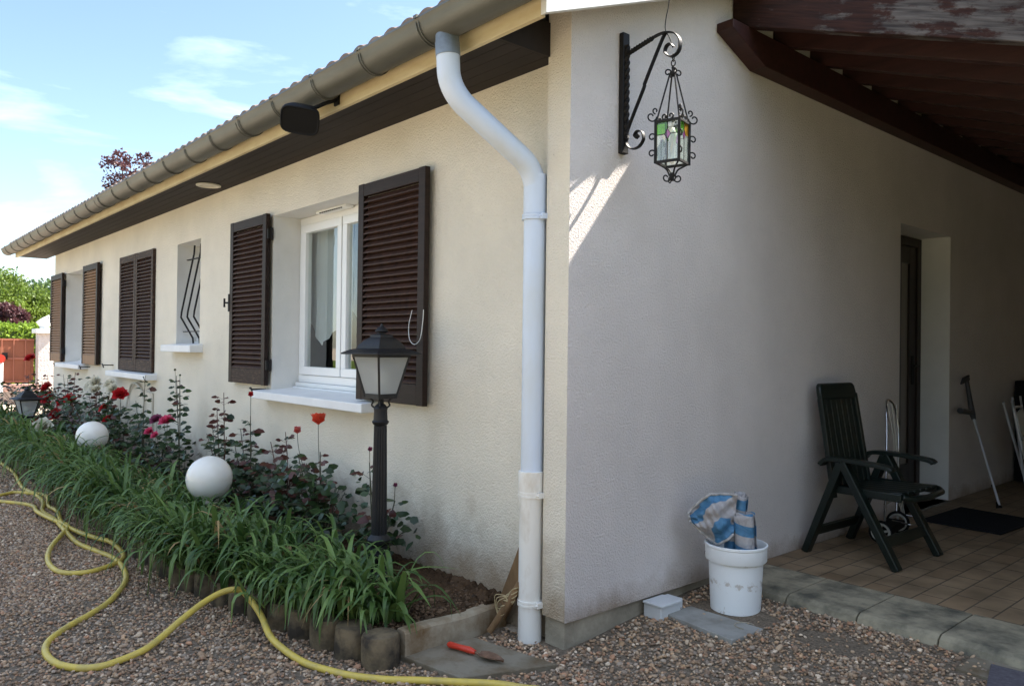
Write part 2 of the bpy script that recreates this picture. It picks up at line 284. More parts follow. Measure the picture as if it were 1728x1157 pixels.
l(b.outputs['Color'], mu.inputs['A']); l(cc.outputs[0], mu.inputs['B']); l(mu.outputs['Result'], p.inputs['Base Color']); p.inputs['Roughness'].default_value = .6; p.inputs['Specular IOR Level'].default_value = .3
bb = n.nodes.new('ShaderNodeBump'); bb.inputs['Distance'].default_value = .004; bb.invert = True; l(b.outputs['Fac'], bb.inputs['Height']); l(bb.outputs[0], p.inputs['Normal'])
M['terrace'] = m
# bag: woven blue / grey stripes
def bagmat(name, rot):
    m, n, p, l = nmat(name)
    t = n.nodes.new('ShaderNodeTexCoord'); mp = n.nodes.new('ShaderNodeMapping'); mp.inputs['Rotation'].default_value = rot; l(t.outputs['Object'], mp.inputs['Vector'])
    wv = n.nodes.new('ShaderNodeTexWave'); wv.wave_type = 'BANDS'; wv.bands_direction = 'X'; wv.inputs['Scale'].default_value = 2.9; wv.inputs['Distortion'].default_value = .8; wv.inputs['Detail'].default_value = 1; wv.inputs['Detail Scale'].default_value = .7
    l(mp.outputs[0], wv.inputs['Vector'])
    c = n.nodes.new('ShaderNodeValToRGB'); c.color_ramp.elements[0].position = .46; c.color_ramp.elements[1].position = .54
    c.color_ramp.elements[0].color = (.38, .36, .36, 1); c.color_ramp.elements[1].color = (.06, .185, .33, 1)
    l(wv.outputs['Fac'], c.inputs[0])
    z = n.nodes.new('ShaderNodeTexNoise'); z.inputs['Scale'].default_value = 22; z.inputs['Detail'].default_value = 6; l(t.outputs['Object'], z.inputs['Vector'])
    mu = n.nodes.new('ShaderNodeMix'); mu.data_type = 'RGBA'; mu.blend_type = 'OVERLAY'; mu.inputs['Factor'].default_value = .5; l(c.outputs[0], mu.inputs['A']); l(z.outputs['Fac'], mu.inputs['B'])
    l(mu.outputs['Result'], p.inputs['Base Color']); p.inputs['Roughness'].default_value = .55
    z2 = n.nodes.new('ShaderNodeTexNoise'); z2.inputs['Scale'].default_value = 14; z2.inputs['Detail'].default_value = 4; z2.inputs['Distortion'].default_value = 1; l(t.outputs['Object'], z2.inputs['Vector'])
    b = n.nodes.new('ShaderNodeBump'); b.inputs['Distance'].default_value = .02; b.inputs['Strength'].default_value = .8; l(z2.outputs['Fac'], b.inputs['Height']); l(b.outputs[0], p.inputs['Normal'])
    return m
M['bag'] = bagmat('woven_bag', (0, R(-25), R(20))); M['bag_roll'] = bagmat('woven_roll', (0, R(80), 0))

# ------------------------------------------------------------------ geometry helpers
class MB:
    def __init__(s): s.v = []; s.f = []; s.sm = []
    def add(s, vs, fs, smooth=False):
        b = len(s.v); s.v += [tuple(v) for v in vs]; s.f += [tuple(i + b for i in q) for q in fs]; s.sm += [smooth] * len(fs); return s
    def box(s, a, b, mtx=None):
        x0, y0, z0 = a; x1, y1, z1 = b
        vs = [Vector(p) for p in ((x0, y0, z0), (x1, y0, z0), (x1, y1, z0), (x0, y1, z0), (x0, y0, z1), (x1, y0, z1), (x1, y1, z1), (x0, y1, z1))]
        if mtx: vs = [mtx @ v for v in vs]
        return s.add(vs, [(0, 3, 2, 1), (4, 5, 6, 7), (0, 1, 5, 4), (1, 2, 6, 5), (2, 3, 7, 6), (3, 0, 4, 7)])
    def beam(s, p0, p1, w, h, up=(0, 0, 1), w1=None, h1=None):
        p0 = Vector(p0); p1 = Vector(p1); d = (p1 - p0).normalized(); upv = Vector(up); sx = d.cross(upv).normalized(); uz = sx.cross(d).normalized()
        w1 = w1 or w; h1 = h1 or h; vs = []
        for p, W, H in ((p0, w, h), (p1, w1, h1)):
            vs += [p - sx * W / 2 - uz * H / 2, p + sx * W / 2 - uz * H / 2, p + sx * W / 2 + uz * H / 2, p - sx * W / 2 + uz * H / 2]
        return s.add(vs, [(0, 1, 2, 3), (7, 6, 5, 4), (0, 4, 5, 1), (1, 5, 6, 2), (2, 6, 7, 3), (3, 7, 4, 0)])
    def tube(s, pts, rad, n=10, cap=True, closed=False, flat=None):
        P = [Vector(p) for p in pts]; N = len(P); rads = rad if isinstance(rad, (list, tuple)) else [rad] * N
        vs = []; prev = None
        for i in range(N):
            if closed: d = (P[(i + 1) % N] - P[i - 1])
            else: d = P[min(i + 1, N - 1)] - P[max(i - 1, 0)]
            if d.length < 1e-9: d = Vector((0, 0, 1))
            d.normalize()
            if prev is None: a = d.orthogonal().normalized() if flat is None else (Vector(flat) - d * Vector(flat).dot(d)).normalized()
            else:
                a = (prev - d * prev.dot(d))
                a = a.normalized() if a.length > 1e-6 else d.orthogonal().normalized()
            prev = a; b = d.cross(a)
            for k in range(n):
                t = 2 * math.pi * k / n; vs.append(P[i] + (a * math.cos(t) + b * math.sin(t)) * rads[i])
        fs = []
        for i in range(N if closed else N - 1):
            j = (i + 1) % N
            for k in range(n): fs.append((i * n + k, i * n + (k + 1) % n, j * n + (k + 1) % n, j * n + k))
        s.add(vs, fs, True)
        if cap and not closed:
            b0 = len(s.v) - len(vs)
            s.f += [tuple(b0 + k for k in reversed(range(n))), tuple(b0 + (N - 1) * n + k for k in range(n))]; s.sm += [False, False]
        return s
    def strap(s, pts, width_dir, w, t):
        # flat strap following pts; width along width_dir
        P = [Vector(p) for p in pts]; wd = Vector(width_dir).normalized(); vs = []; N = len(P)
        for i in range(N):
            d = (P[min(i + 1, N - 1)] - P[max(i - 1, 0)]).normalized(); nn = d.cross(wd).normalized()
            vs += [P[i] - wd * w / 2 - nn * t / 2, P[i] + wd * w / 2 - nn * t / 2, P[i] + wd * w / 2 + nn * t / 2, P[i] - wd * w / 2 + nn * t / 2]
        fs = [(0, 1, 2, 3), tuple((N - 1) * 4 + k for k in (3, 2, 1, 0))]
        for i in range(N - 1):
            for k in range(4): fs.append((i * 4 + k, (i + 1) * 4 + k, (i + 1) * 4 + (k + 1) % 4, i * 4 + (k + 1) % 4))
        return s.add(vs, fs, True)
    def lathe(s, prof, c=(0, 0, 0), n=24, flute=None):
        vs = []; fs = []; cx, cy, cz = c
        for i, (rr, zz) in enumerate(prof):
            for k in range(n):
                t = 2 * math.pi * k / n; q = rr
                if flute and flute[0] <= zz <= flute[1] and k % 2: q = rr * .86
                vs.append((cx + q * math.cos(t), cy + q * math.sin(t), cz + zz))
        for i in range(len(prof) - 1):
            for k in range(n): fs.append((i * n + k, i * n + (k + 1) % n, (i + 1) * n + (k + 1) % n, (i + 1) * n + k))
        s.add(vs, fs, True); b = len(s.v) - len(vs)
        if prof[0][0] > 1e-4: s.f.append(tuple(b + k for k in reversed(range(n)))); s.sm.append(False)
        if prof[-1][0] > 1e-4: s.f.append(tuple(b + (len(prof) - 1) * n + k for k in range(n))); s.sm.append(False)
        return s
    def prism(s, poly, axis, a, b):
        # poly in the two other axes (order xyz without axis)
        def P(q, h):
            if axis == 0: return (h, q[0], q[1])
            if axis == 1: return (q[0], h, q[1])
            return (q[0], q[1], h)
        n = len(poly); vs = [P(q, a) for q in poly] + [P(q, b) for q in poly]
        fs = [tuple(range(n)), tuple(reversed(range(n, 2 * n)))] + [(i, n + i, n + (i + 1) % n, (i + 1) % n) for i in range(n)]
        return s.add(vs, fs)
    def build(s, name, m, parent=None, bevel=0, loc=None, segs=2, smooth_angle=None):
        me = bpy.data.meshes.new(name); me.from_pydata(s.v, [], s.f); me.polygons.foreach_set('use_smooth', s.sm)
        bm = bmesh.new(); bm.from_mesh(me); bmesh.ops.recalc_face_normals(bm, faces=bm.faces); bm.to_mesh(me); bm.free()
        me.update()
        if any(s.sm): me.set_sharp_from_angle(angle=R(38))
        return link(name, me, m, parent, bevel, loc, segs)
def smooth(pts, n=6):
    P = [Vector(p) for p in pts]; out = []
    for i in range(len(P) - 1):
        p0 = P[max(i - 1, 0)]; p1_ = P[i]; p2_ = P[i + 1]; p3_ = P[min(i + 2, len(P) - 1)]
        for k in range(n):
            t = k / n; out.append(.5 * ((2 * p1_) + (-p0 + p2_) * t + (2 * p0 - 5 * p1_ + 4 * p2_ - p3_) * t * t + (-p0 + 3 * p1_ - 3 * p2_ + p3_) * t ** 3))
    out.append(P[-1]); return out
def link(name, me, m, parent=None, bevel=0, loc=None, segs=2):
    o = bpy.data.objects.new(name, me); COL.objects.link(o)
    if m: me.materials.append(m)
    if parent: o.parent = parent
    if loc: o.location = loc
    if bevel:
        b = o.modifiers.new('bevel', 'BEVEL'); b.width = bevel; b.segments = segs; b.limit_method = 'ANGLE'; b.angle_limit = R(40); b.harden_normals = False
    return o
def empty(name, label, cat, loc=(0, 0, 0), rz=0, group=None):
    o = bpy.data.objects.new(name, None); COL.objects.link(o); o.location = loc; o.rotation_euler = (0, 0, rz); o.empty_display_size = .1
    o['label'] = label; o['category'] = cat
    if group: o['group'] = group
    return o
def tag(o, label=None, cat=None, group=None, kind=None):
    if label: o['label'] = label
    if cat: o['category'] = cat
    if group: o['group'] = group
    if kind: o['kind'] = kind
    return o
def nmesh(name, V, F, attr=None, aname='tint', color=False, smooth=True):
    """fast mesh from numpy: V (n,3), F (m,k) constant k"""
    me = bpy.data.meshes.new(name); k = F.shape[1]
    me.vertices.add(len(V)); me.vertices.foreach_set('co', V.astype(np.float32).ravel())
    me.loops.add(F.size); me.loops.foreach_set('vertex_index', F.astype(np.int32).ravel())
    me.polygons.add(len(F)); me.polygons.foreach_set('loop_start', (np.arange(len(F)) * k).astype(np.int32))
    me.polygons.foreach_set('use_smooth', np.full(len(F), smooth))
    me.update(calc_edges=True)
    if attr is not None:
        if color:
            a = me.attributes.new(aname, 'FLOAT_COLOR', 'POINT'); c4 = np.ones((len(V), 4), np.float32); c4[:, :3] = attr; a.data.foreach_set('color', c4.ravel())
        else:
            a = me.attributes.new(aname, 'FLOAT', 'POINT'); a.data.foreach_set('value', attr.astype(np.float32))
    return me
def unit(a): return a / np.maximum(np.linalg.norm(a, axis=1, keepdims=True), 1e-9)
def leaf_cloud(P, D, Nn, Ln, Wd, tint, fold=.18):
    """rounded pointed leaves; P base, D axis, Nn normal"""
    D = unit(D); S = unit(np.cross(D, Nn)); Nn = np.cross(S, D)
    tmpl = [(0, 0, 0), (.3, .5, .5), (.72, .38, .3), (1, 0, -.1), (.72, -.38, .3), (.3, -.5, .5), (.45, 0, 0)]
    V = np.stack([P + D * (a * Ln)[:, None] + S * (b * Wd)[:, None] + Nn * (c * fold * Wd)[:, None] for a, b, c in tmpl], 1)
    n = len(P); V = V.reshape(-1, 3)
    T = np.array([(6, 0, 1), (6, 1, 2), (6, 2, 3), (6, 3, 4), (6, 4, 5), (6, 5, 0)])
    F = (np.arange(n)[:, None, None] * 7 + T[None]).reshape(-1, 3)
    return V, F, np.repeat(tint, 7)
def quad_leaves(P, D, Nn, Ln, Wd, tint):
    D = unit(D); S = unit(np.cross(D, Nn)); n = len(P)
    V = np.stack([P, P + D * (.5 * Ln)[:, None] + S * (.5 * Wd)[:, None], P + D * Ln[:, None], P + D * (.5 * Ln)[:, None] - S * (.5 * Wd)[:, None]], 1).reshape(-1, 3)
    return V, (np.arange(n)[:, None] * 4 + np.arange(4)[None]), np.repeat(tint, 4)

# ------------------------------------------------------------------ ground
mb = MB(); mb.add([(-400, -400, 0), (400, -400, 0), (400, 400, 0), (-400, 400, 0)], [(0, 1, 2, 3)])
tag(mb.build('gravel_ground', M['drive']), kind='structure')
def gh(y): 
    t = np.clip((np.asarray(y, float) + .1) / 1.15, 0, 1); return .084 * t * t * (3 - 2 * t)
mb = MB(); ys_ = [-3.2, -1.5, -.1, 0, .1, .2, .3, .4, .5, .6, .7, .8, .9, 1.0, 1.1, 1.25]
for x0_, x1_ in ((-13.3, -.30), (-.30, 3.2)):
    Y_ = [y for y in ys_ if y <= 0] if x0_ < -5 else ys_
    V_ = [(x, y, .004 + float(gh(y)) * (0 if x0_ < -5 else 1)) for y in Y_ for x in (x0_, x1_)]
    mb.add(V_, [(2 * i, 2 * i + 1, 2 * i + 3, 2 * i + 2) for i in range(len(Y_) - 1)])
tag(mb.build('gravel_bed', M['grit']), kind='structure')
mb = MB(); mb.add([(-21.4, 6, .012), (-21.4, -3, .012), (-13.31, -3, .012), (-13.31, 6, .012)], [(0, 1, 2, 3)])
tag(mb.build('path', M['drive']), kind='structure')
mb = MB(); mb.add([(-60, -60, .006), (60, -60, .006), (60, -11.5, .006), (-60, -11.5, .006)], [(0, 1, 2, 3)]); mb.add([(4.2, -11.5, .006), (60, -11.5, .006), (60, 60, .006), (4.2, 60, .006)], [(0, 1, 2, 3)])  # strip on the right added to cut ground bounce onto the gable
tag(mb.build('lawn', M['lawn']), kind='structure')
# uneven soil of the flower bed
LOGLINE = [(-.40, -.66), (-.62, -.71), (-1.03, -.77), (-1.84, -.90), (-3.08, -.92), (-5.3, -.89), (-8.1, -.90), (-13.2, -.86)]
def logy(x):
    for (xa, ya), (xb, yb) in zip(LOGLINE, LOGLINE[1:]):
        if xb <= x <= xa: return ya + (yb - ya) * (xa - x) / (xa - xb)
    return LOGLINE[0][1] if x > LOGLINE[0][0] else LOGLINE[-1][1]
nx, ny = 420, 34; V = []
for i in range(nx + 1):
    x = -.43 - 12.9 * (i / nx) ** 1.25
    for j in range(ny + 1):
        t = j / ny; y0 = logy(x); y = y0 + (.09 - y0) * t
        V.append((x, y, .085 + .045 * t + random.gauss(0, .008) + .012 * math.sin(x * 7 + y * 9) * math.sin(y * 13)))
Fq = [(i * (ny + 1) + j, i * (ny + 1) + j + 1, (i + 1) * (ny + 1) + j + 1, (i + 1) * (ny + 1) + j) for i in range(nx) for j in range(ny)]
mb = MB(); mb.add(V, Fq, False); tag(mb.build('soil', M['soil']), kind='structure')
# soil clods
def ico(sub):
    bm = bmesh.new(); bmesh.ops.create_icosphere(bm, subdivisions=sub, radius=1); bm.verts.ensure_lookup_table()
    v = np.array([tuple(q.co) for q in bm.verts]); fa = np.array([[q.index for q in ff.verts] for ff in bm.faces]); bm.free(); return v, fa
def stones(P, size, cols, sub, flat=(.45, .8)):
    v, fa = ico(sub); n = len(P)
    K = 14; T = []
    for k in range(K):
        d = v * (1 + rng.normal(0, .16 if sub == 1 else .12, (len(v), 1))); T.append(d)
    T = np.array(T); idx = rng.integers(0, K, n); B = T[idx]
    sc = np.stack([rng.uniform(.8, 1.35, n), rng.uniform(.7, 1.0, n), rng.uniform(*flat, n)], 1) * size[:, None]
    B = B * sc[:, None, :]
    a = rng.uniform(0, 2 * np.pi, n); tl = rng.normal(0, .35, n); t2 = rng.normal(0, .35, n)
    def rot(B, i, j, t):
        c, s = np.cos(t)[:, None], np.sin(t)[:, None]; x = B[:, :, i].copy(); y = B[:, :, j].copy(); B[:, :, i] = c * x - s * y; B[:, :, j] = s * x + c * y
    rot(B, 0, 2, tl); rot(B, 1, 2, t2); rot(B, 0, 1, a)
    V = (B + P[:, None, :]).reshape(-1, 3); F = (np.arange(n)[:, None, None] * len(v) + fa[None]).reshape(-1, 3)
    return V, F, np.repeat(cols, len(v), 0)
pal = np.array([(.20, .145, .10), (.30, .24, .18), (.16, .115, .085), (.36, .31, .25), (.22, .20, .18), (.10, .075, .06), (.30, .17, .11), (.50, .45, .38), (.27, .19, .12), (.16, .15, .14), (.38, .27, .18)])
pw = np.array([.16, .14, .14, .09, .12, .10, .07, .05, .08, .07, .04]); pw = pw / pw.sum()
def in_poly(P, poly):
    x, y = P[:, 0], P[:, 1]; ins = np.zeros(len(P), bool); n = len(poly)
    for i in range(n):
        x0, y0 = poly[i]; x1, y1 = poly[(i + 1) % n]
        c = ((y0 > y) != (y1 > y)) & (x < (x1 - x0) * (y - y0) / (y1 - y0 + 1e-12) + x0); ins ^= c
    return ins
LOGY = np.vectorize(logy)
SLAB = [(-.385, -.575), (-.05, -.515), (.095, -.135), (-.345, -.215)]
MAN = [(.085, .58), (.475, .53), (.51, .90), (.12, .955)]
def scatter(n, x0, x1, y0, y1):
    P = np.stack([rng.uniform(x0, x1, n), rng.uniform(y0, y1, n), np.zeros(n)], 1)
    k = ~((P[:, 0] < -.36) & (P[:, 1] > LOGY(np.clip(P[:, 0], -13, -.4)) - .04))
    k &= ~((P[:, 0] < .01) & (P[:, 1] > -.01) & (P[:, 0] < -.0))
    k &= ~((P[:, 1] > 1.11) & (P[:, 0] > -.1))
    k &= P[:, 1] < 1.13
    k &= ~in_poly(P, SLAB) | (rng.random(n) < .03); k &= ~in_poly(P, MAN) | (rng.random(n) < .02)
    # worn bare patch beside the step
    d = ((P[:, 0] - .78) / .16) ** 2 + ((P[:, 1] - .82) / .10) ** 2
    k &= (d > 1) | (rng.random(n) < .12)
    k &= ~((P[:, 0] > 1.18) & (P[:, 1] > .86)) | (rng.random(n) < .25)
    return P[k]
A = scatter(66000, -2.0, 1.75, -2.2, 1.12)
# keep roughly what the view can reach and a margin around it
cp = np.array([2.3146, -2.3467]); fd = np.array([-math.sin(yaw), math.cos(yaw)])
def vis(P, lim=.95, near=.4):
    d = P[:, :2] - cp; dep = d @ fd; lat = d @ np.array([fd[1], -fd[0]]); return (dep > near) & (np.abs(lat) < lim * dep + .4)
A = A[vis(A)]
B = scatter(56000, -5.2, -2.0, -2.5, -.8); B = B[vis(B)]
C_ = scatter(26000, -12.5, -5.2, -2.6, -.8); C_ = C_[vis(C_)]
sz = np.clip(rng.lognormal(math.log(.0060), .33, len(A)), .0035, .016); A[:, 2] = rng.uniform(-.002, .011, len(A)) + gh(A[:, 1]) * (A[:, 0] > -.36) + .002
sb = np.clip(rng.lognormal(math.log(.0066), .30, len(B)), .004, .016); B[:, 2] = rng.uniform(-.001, .010, len(B))
sc_ = np.clip(rng.lognormal(math.log(.010), .25, len(C_)), .005, .018); C_[:, 2] = rng.uniform(-.001, .009, len(C_))
Vs = []; Fs = []; Cs = []; off = 0
for P, s_, sub in ((A, sz, 2), (B, sb, 1), (C_, sc_, 1)):
    col = pal[rng.choice(len(pal), len(P), p=pw)] * rng.uniform(.8, 1.35, (len(P), 1)); col = (col * .72 + np.array([.245, .185, .135]) * .28) * np.array([1.50, 1.34, 1.18])
    if sub == 2:
        near = np.linalg.norm(P[:, :2] - cp, axis=1) < 3.9
        for msk, sb2 in ((near, 2), (~near, 1)):
            v, fa, cc_ = stones(P[msk], s_[msk], col[msk], sb2); Vs.append(v); Fs.append(fa + off); Cs.append(cc_); off += len(v)
    else:
        v, fa, cc_ = stones(P, s_, col, 1); Vs.append(v); Fs.append(fa + off); Cs.append(cc_); off += len(v)
me = nmesh('gravel', np.concatenate(Vs), np.concatenate(Fs), np.concatenate(Cs), 'pcol', True)
tag(link('gravel', me, M['pebble']), kind='stuff')
# clods on the soil
P = np.stack([rng.uniform(-1.6, -.44, 4200), rng.uniform(-.62, .05, 4200), rng.uniform(.098, .118, 4200)], 1)
col = np.array([(.085, .052, .03)]) * rng.uniform(.5, 2.0, (len(P), 1))
v, fa, cc_ = stones(P, np.clip(rng.lognormal(math.log(.0058), .5, len(P)), .003, .020), col, 1, (.5, .9))
tag(link('soil_clods', nmesh('soil_clods', v, fa, cc_, 'pcol', True, False), M['pebble']), kind='stuff')

# terrace floor
mb = MB(); mb.box((0, 1.511, -.05), (3.0, 9, .13)); tag(mb.build('terrace', M['terrace']), kind='structure')
mb = MB(); mb.box((1.22, .90, -.02), (1.9, 1.10, .094)); tag(mb.build('pavement', M['slab_dirty']), kind='structure')
step = empty('terrace_step', 'pitted grey concrete slabs edging the tiled terrace beside the gravel', 'step', (0, 1.09, 0))
xs = [-.0, .06, .405, .745, 1.085, 1.425, 1.765, 2.105, 2.445, 2.785]
for i, (a_, b_) in enumerate(zip(xs, xs[1:])):
    y0 = 1.09 + (.0 if i > 0 else .05)
    prof = [(y0 - 1.09 + .018, -.03), (y0 - 1.09 + .004, .06), (y0 - 1.09, .09), (y0 - 1.09 + .012, .118), (y0 - 1.09 + .04, .134), (.418, .136), (.418, -.03)]
    mb = MB(); mb.prism(prof, 0, a_ + .003, b_ - .003); mb.build('step_slab', M['step'], step, .004)

# ------------------------------------------------------------------ house
house = empty('house', 'cream roughcast bungalow with brown louvred shutters and long zinc gutter', 'house')
def panel(mb, us, zs, holes, mapf, d0, d1, ubk=-99):
    """wall in (u,z) with holes (u0,u1,z0,z1); front at depth d0, back at d1; reveals closed"""
    U = sorted(set(us + [h[0] for h in holes] + [h[1] for h in holes])); Z = sorted(set(zs + [h[2] for h in holes] + [h[3] for h in holes]))
    for a_, b_ in zip(U, U[1:]):
        for c_, d_ in zip(Z, Z[1:]):
            um, zm = (a_ + b_) / 2, (c_ + d_) / 2
            if any(h[0] < um < h[1] and h[2] < zm < h[3] for h in holes): continue
            mb.add([mapf(a_, c_, d0), mapf(b_, c_, d0), mapf(b_, d_, d0), mapf(a_, d_, d0)], [(0, 1, 2, 3)])
            if b_ > ubk: ab = max(a_, ubk); mb.add([mapf(ab, c_, d1), mapf(ab, d_, d1), mapf(b_, d_, d1), mapf(b_, c_, d1)], [(0, 1, 2, 3)])
W = [(-3.11, -1.78, .975, 2.255), (-7.16, -5.93, 1.0, 2.25), (-5.24, -4.62, 1.30, 2.24), (-9.93, -8.75, 1.03, 2.265)]
# main facade
mb = MB(); panel(mb, [-10.69, -.139], [-.05, 2.62], W, lambda a, z, d: (a, d, z), .06, .36)
mb.add([(-10.69, .06, -.05), (-10.69, .36, -.05), (-10.69, .36, 2.62), (-10.69, .06, 2.62)], [(0, 1, 2, 3)])
mb.build('facade_wall', M['stucco'], house)
def reveals(W, y0, y1, mtl):
    for (a_, b_, c_, d_) in W:
        mb = MB()
        for (p, q) in (((a_, c_), (a_, d_)), ((a_, d_), (b_, d_)), ((b_, d_), (b_, c_)), ((b_, c_), (a_, c_))):
            mb.add([(p[0], y0, p[1]), (q[0], y0, q[1]), (q[0], y1, q[1]), (p[0], y1, p[1])], [(0, 1, 2, 3)])
        mb.build('reveal', mtl, house)
reveals(W, .0602, .36, M['reveal'])
# gable wall with thick front edge; door opening
DOOR = (3.38, 4.33, .13, 2.235)
def zroof(y): return 2.70 + .381 * (y + .3) if y <= 4.2 else 2.70 + .381 * 4.5 - .381 * (y - 4.2)
mb = MB(); panel(mb, [0.0, 8.4], [.134, 2.62], [DOOR], lambda a, z, d: (d, a, z), 0.0, -.33, .36)
mb.add([(0, 0, .134), (0, 8.4, .134), (-.14, 8.4, .134), (-.14, 0, .134)], [(0, 1, 2, 3)])
mb.add([(0, 0, 2.62), (0, 8.4, 2.62), (0, 8.4, zroof(8.4) - .02), (0, 4.2, zroof(4.2) - .02), (0, 0, zroof(0) - .02)], [(0, 1, 2, 3, 4)])
mb.build('gable_wall', M['stucco_gable'], house)
mb = MB(); mb.add([(0, 0, .134), (-.14, 0, .134), (-.14, 0, 2.85), (0, 0, 2.85)], [(0, 1, 2, 3)]); mb.add([(-.14, 0, .134), (-.14, .07, .134), (-.14, .07, 2.62), (-.14, 0, 2.62)], [(0, 1, 2, 3)]); mb.build('wall_end', M['stucco'], house)
mb = MB()
a_, b_, c_, d_ = DOOR
for (p, q) in (((a_, c_), (a_, d_)), ((a_, d_), (b_, d_)), ((b_, d_), (b_, c_))):
    mb.add([(-.0002, p[0], p[1]), (-.0002, q[0], q[1]), (-.33, q[0], q[1]), (-.33, p[0], p[1])], [(0, 1, 2, 3)])
mb.build('reveal', M['reveal'], house)
mb = MB(); mb.box((-10.6, .075, -.1), (-.02, .3, .1335)); mb.box((-.14, .02, -.1), (-.022, 8.3, .1335)); mb.build('plinth', M['plinth'], house, .004)
# far end, rear wall, ceiling, floor (keep the rooms dark)
mb = MB(); mb.box((-10.69, .361, -.05), (-10.4, 8.4, 2.62)); mb.box((-10.4, 8.1, -.05), (-.331, 8.4, 2.62)); mb.build('rear_wall', M['stucco'], house)
mb = MB(); mb.add([(-10.69, .06, 2.62), (-10.69, 8.4, 2.62), (-10.69, 8.4, zroof(8.4)), (-10.69, 4.2, zroof(4.2) - .02), (-10.69, .06, zroof(.06))], [(0, 1, 2, 3, 4)]); mb.build('gable_end', M['stucco'], house)
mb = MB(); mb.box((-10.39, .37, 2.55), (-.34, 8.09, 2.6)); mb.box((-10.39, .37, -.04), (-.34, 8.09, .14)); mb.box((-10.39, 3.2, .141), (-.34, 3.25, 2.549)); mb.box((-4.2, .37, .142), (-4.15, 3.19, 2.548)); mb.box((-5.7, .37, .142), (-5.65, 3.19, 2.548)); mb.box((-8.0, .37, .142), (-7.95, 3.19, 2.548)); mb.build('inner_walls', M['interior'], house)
# roof: corrugated roman tiles as a thick sheet
def wave(x): return .034 * abs(math.sin(math.pi * x / .145)) ** .8
roof = MB(); xr = np.arange(-11.42, .235, .145 / 8); rows = []
for y in (-.41, 4.2, 8.9):
    zb = 2.768 + .381 * (y + .41) if y <= 4.2 else 2.768 + .381 * 4.61 - .381 * (y - 4.2)
    rows.append([(x, y, zb + wave(x)) for x in xr])
bot = [(xr[0], -.41, 2.735), (xr[-1], -.41, 2.735)]
nX = len(xr)
V = [p for rw in rows for p in rw]; Fq = [(j * nX + i, j * nX + i + 1, (j + 1) * nX + i + 1, (j + 1) * nX + i) for j in range(2) for i in range(nX - 1)]
Vb = [(x, y, z - wave(x) - .012) for rw in rows for (x, y, z) in rw]; o_ = len(V); V += Vb
Fq += [(o_ + j * nX + i, o_ + (j + 1) * nX + i, o_ + (j + 1) * nX + i + 1, o_ + j * nX + i + 1) for j in range(2) for i in range(nX - 1)]
Fq += [(i, o_ + i, o_ + i + 1, i + 1) for i in range(nX - 1)]
for i in (0, nX - 1): Fq += [(j * nX + i, (j + 1) * nX + i, o_ + (j + 1) * nX + i, o_ + j * nX + i) for j in range(2)]
roof.add(V, Fq, False); rf = roof.build('roof', M['tile'], house)
# second course step lines: battens of tile noses every 0.33 m, proud of the sheet
mb = MB()
for k in range(1, 13):
    y = -.41 + .34 * k; zb = 2.768 + .381 * (y + .41)
    Vn = [(x, y, zb + wave(x) + .014) for x in xr] + [(x, y + .10, zb + .0381 + wave(x) + .002) for x in xr] + [(x, y, zb + wave(x) - .004) for x in xr]
    mb.add(Vn, [(i, i + 1, nX + i + 1, nX + i) for i in range(nX - 1)] + [(2 * nX + i, 2 * nX + i + 1, i + 1, i) for i in range(nX - 1)])
mb.build('tile_course', M['tile'], rf)
# roof underlay (dark boards under the overhang)
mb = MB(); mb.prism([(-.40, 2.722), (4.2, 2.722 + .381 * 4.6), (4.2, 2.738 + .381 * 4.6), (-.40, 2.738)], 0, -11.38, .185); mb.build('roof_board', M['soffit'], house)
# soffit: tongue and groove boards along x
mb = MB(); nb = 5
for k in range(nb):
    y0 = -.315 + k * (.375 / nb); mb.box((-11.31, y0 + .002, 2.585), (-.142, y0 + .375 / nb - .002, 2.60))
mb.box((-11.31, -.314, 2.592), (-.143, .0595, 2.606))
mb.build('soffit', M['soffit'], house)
mb = MB(); mb.box((-.142, -.314, 2.586), (-.128, -.002, 2.735)); mb.build('soffit_end', M['soffit'], house)
mb = MB(); mb.lathe([(.075, 0), (.095, -.004), (.095, -.012), (.072, -.014), (.066, -.004)], (-3.95, -.12, 2.585), 28); mb.build('soffit_spotlight', M['cable'], house)
# fascia + rake
mb = MB(); mb.box((-11.33, -.342, 2.572), (.172, -.317, 2.722)); mb.build('fascia', M['fascia'], house, .003)
mb = MB(); mb.prism([(-.345, 2.572), (-.345, 2.745), (4.2, 2.745 + .381 * 4.545), (4.2, 2.572 + .381 * 4.545)], 0, .174, .204); mb.build('rake_board', M['rake'], house, .003)
mb = MB(); mb.prism([(-.345, 2.572), (-.345, 2.715), (4.2, 2.715 + .381 * 4.545), (4.2, 2.572 + .381 * 4.545)], 0, -11.36, -11.332); mb.build('rake_board', M['rake'], house, .003)
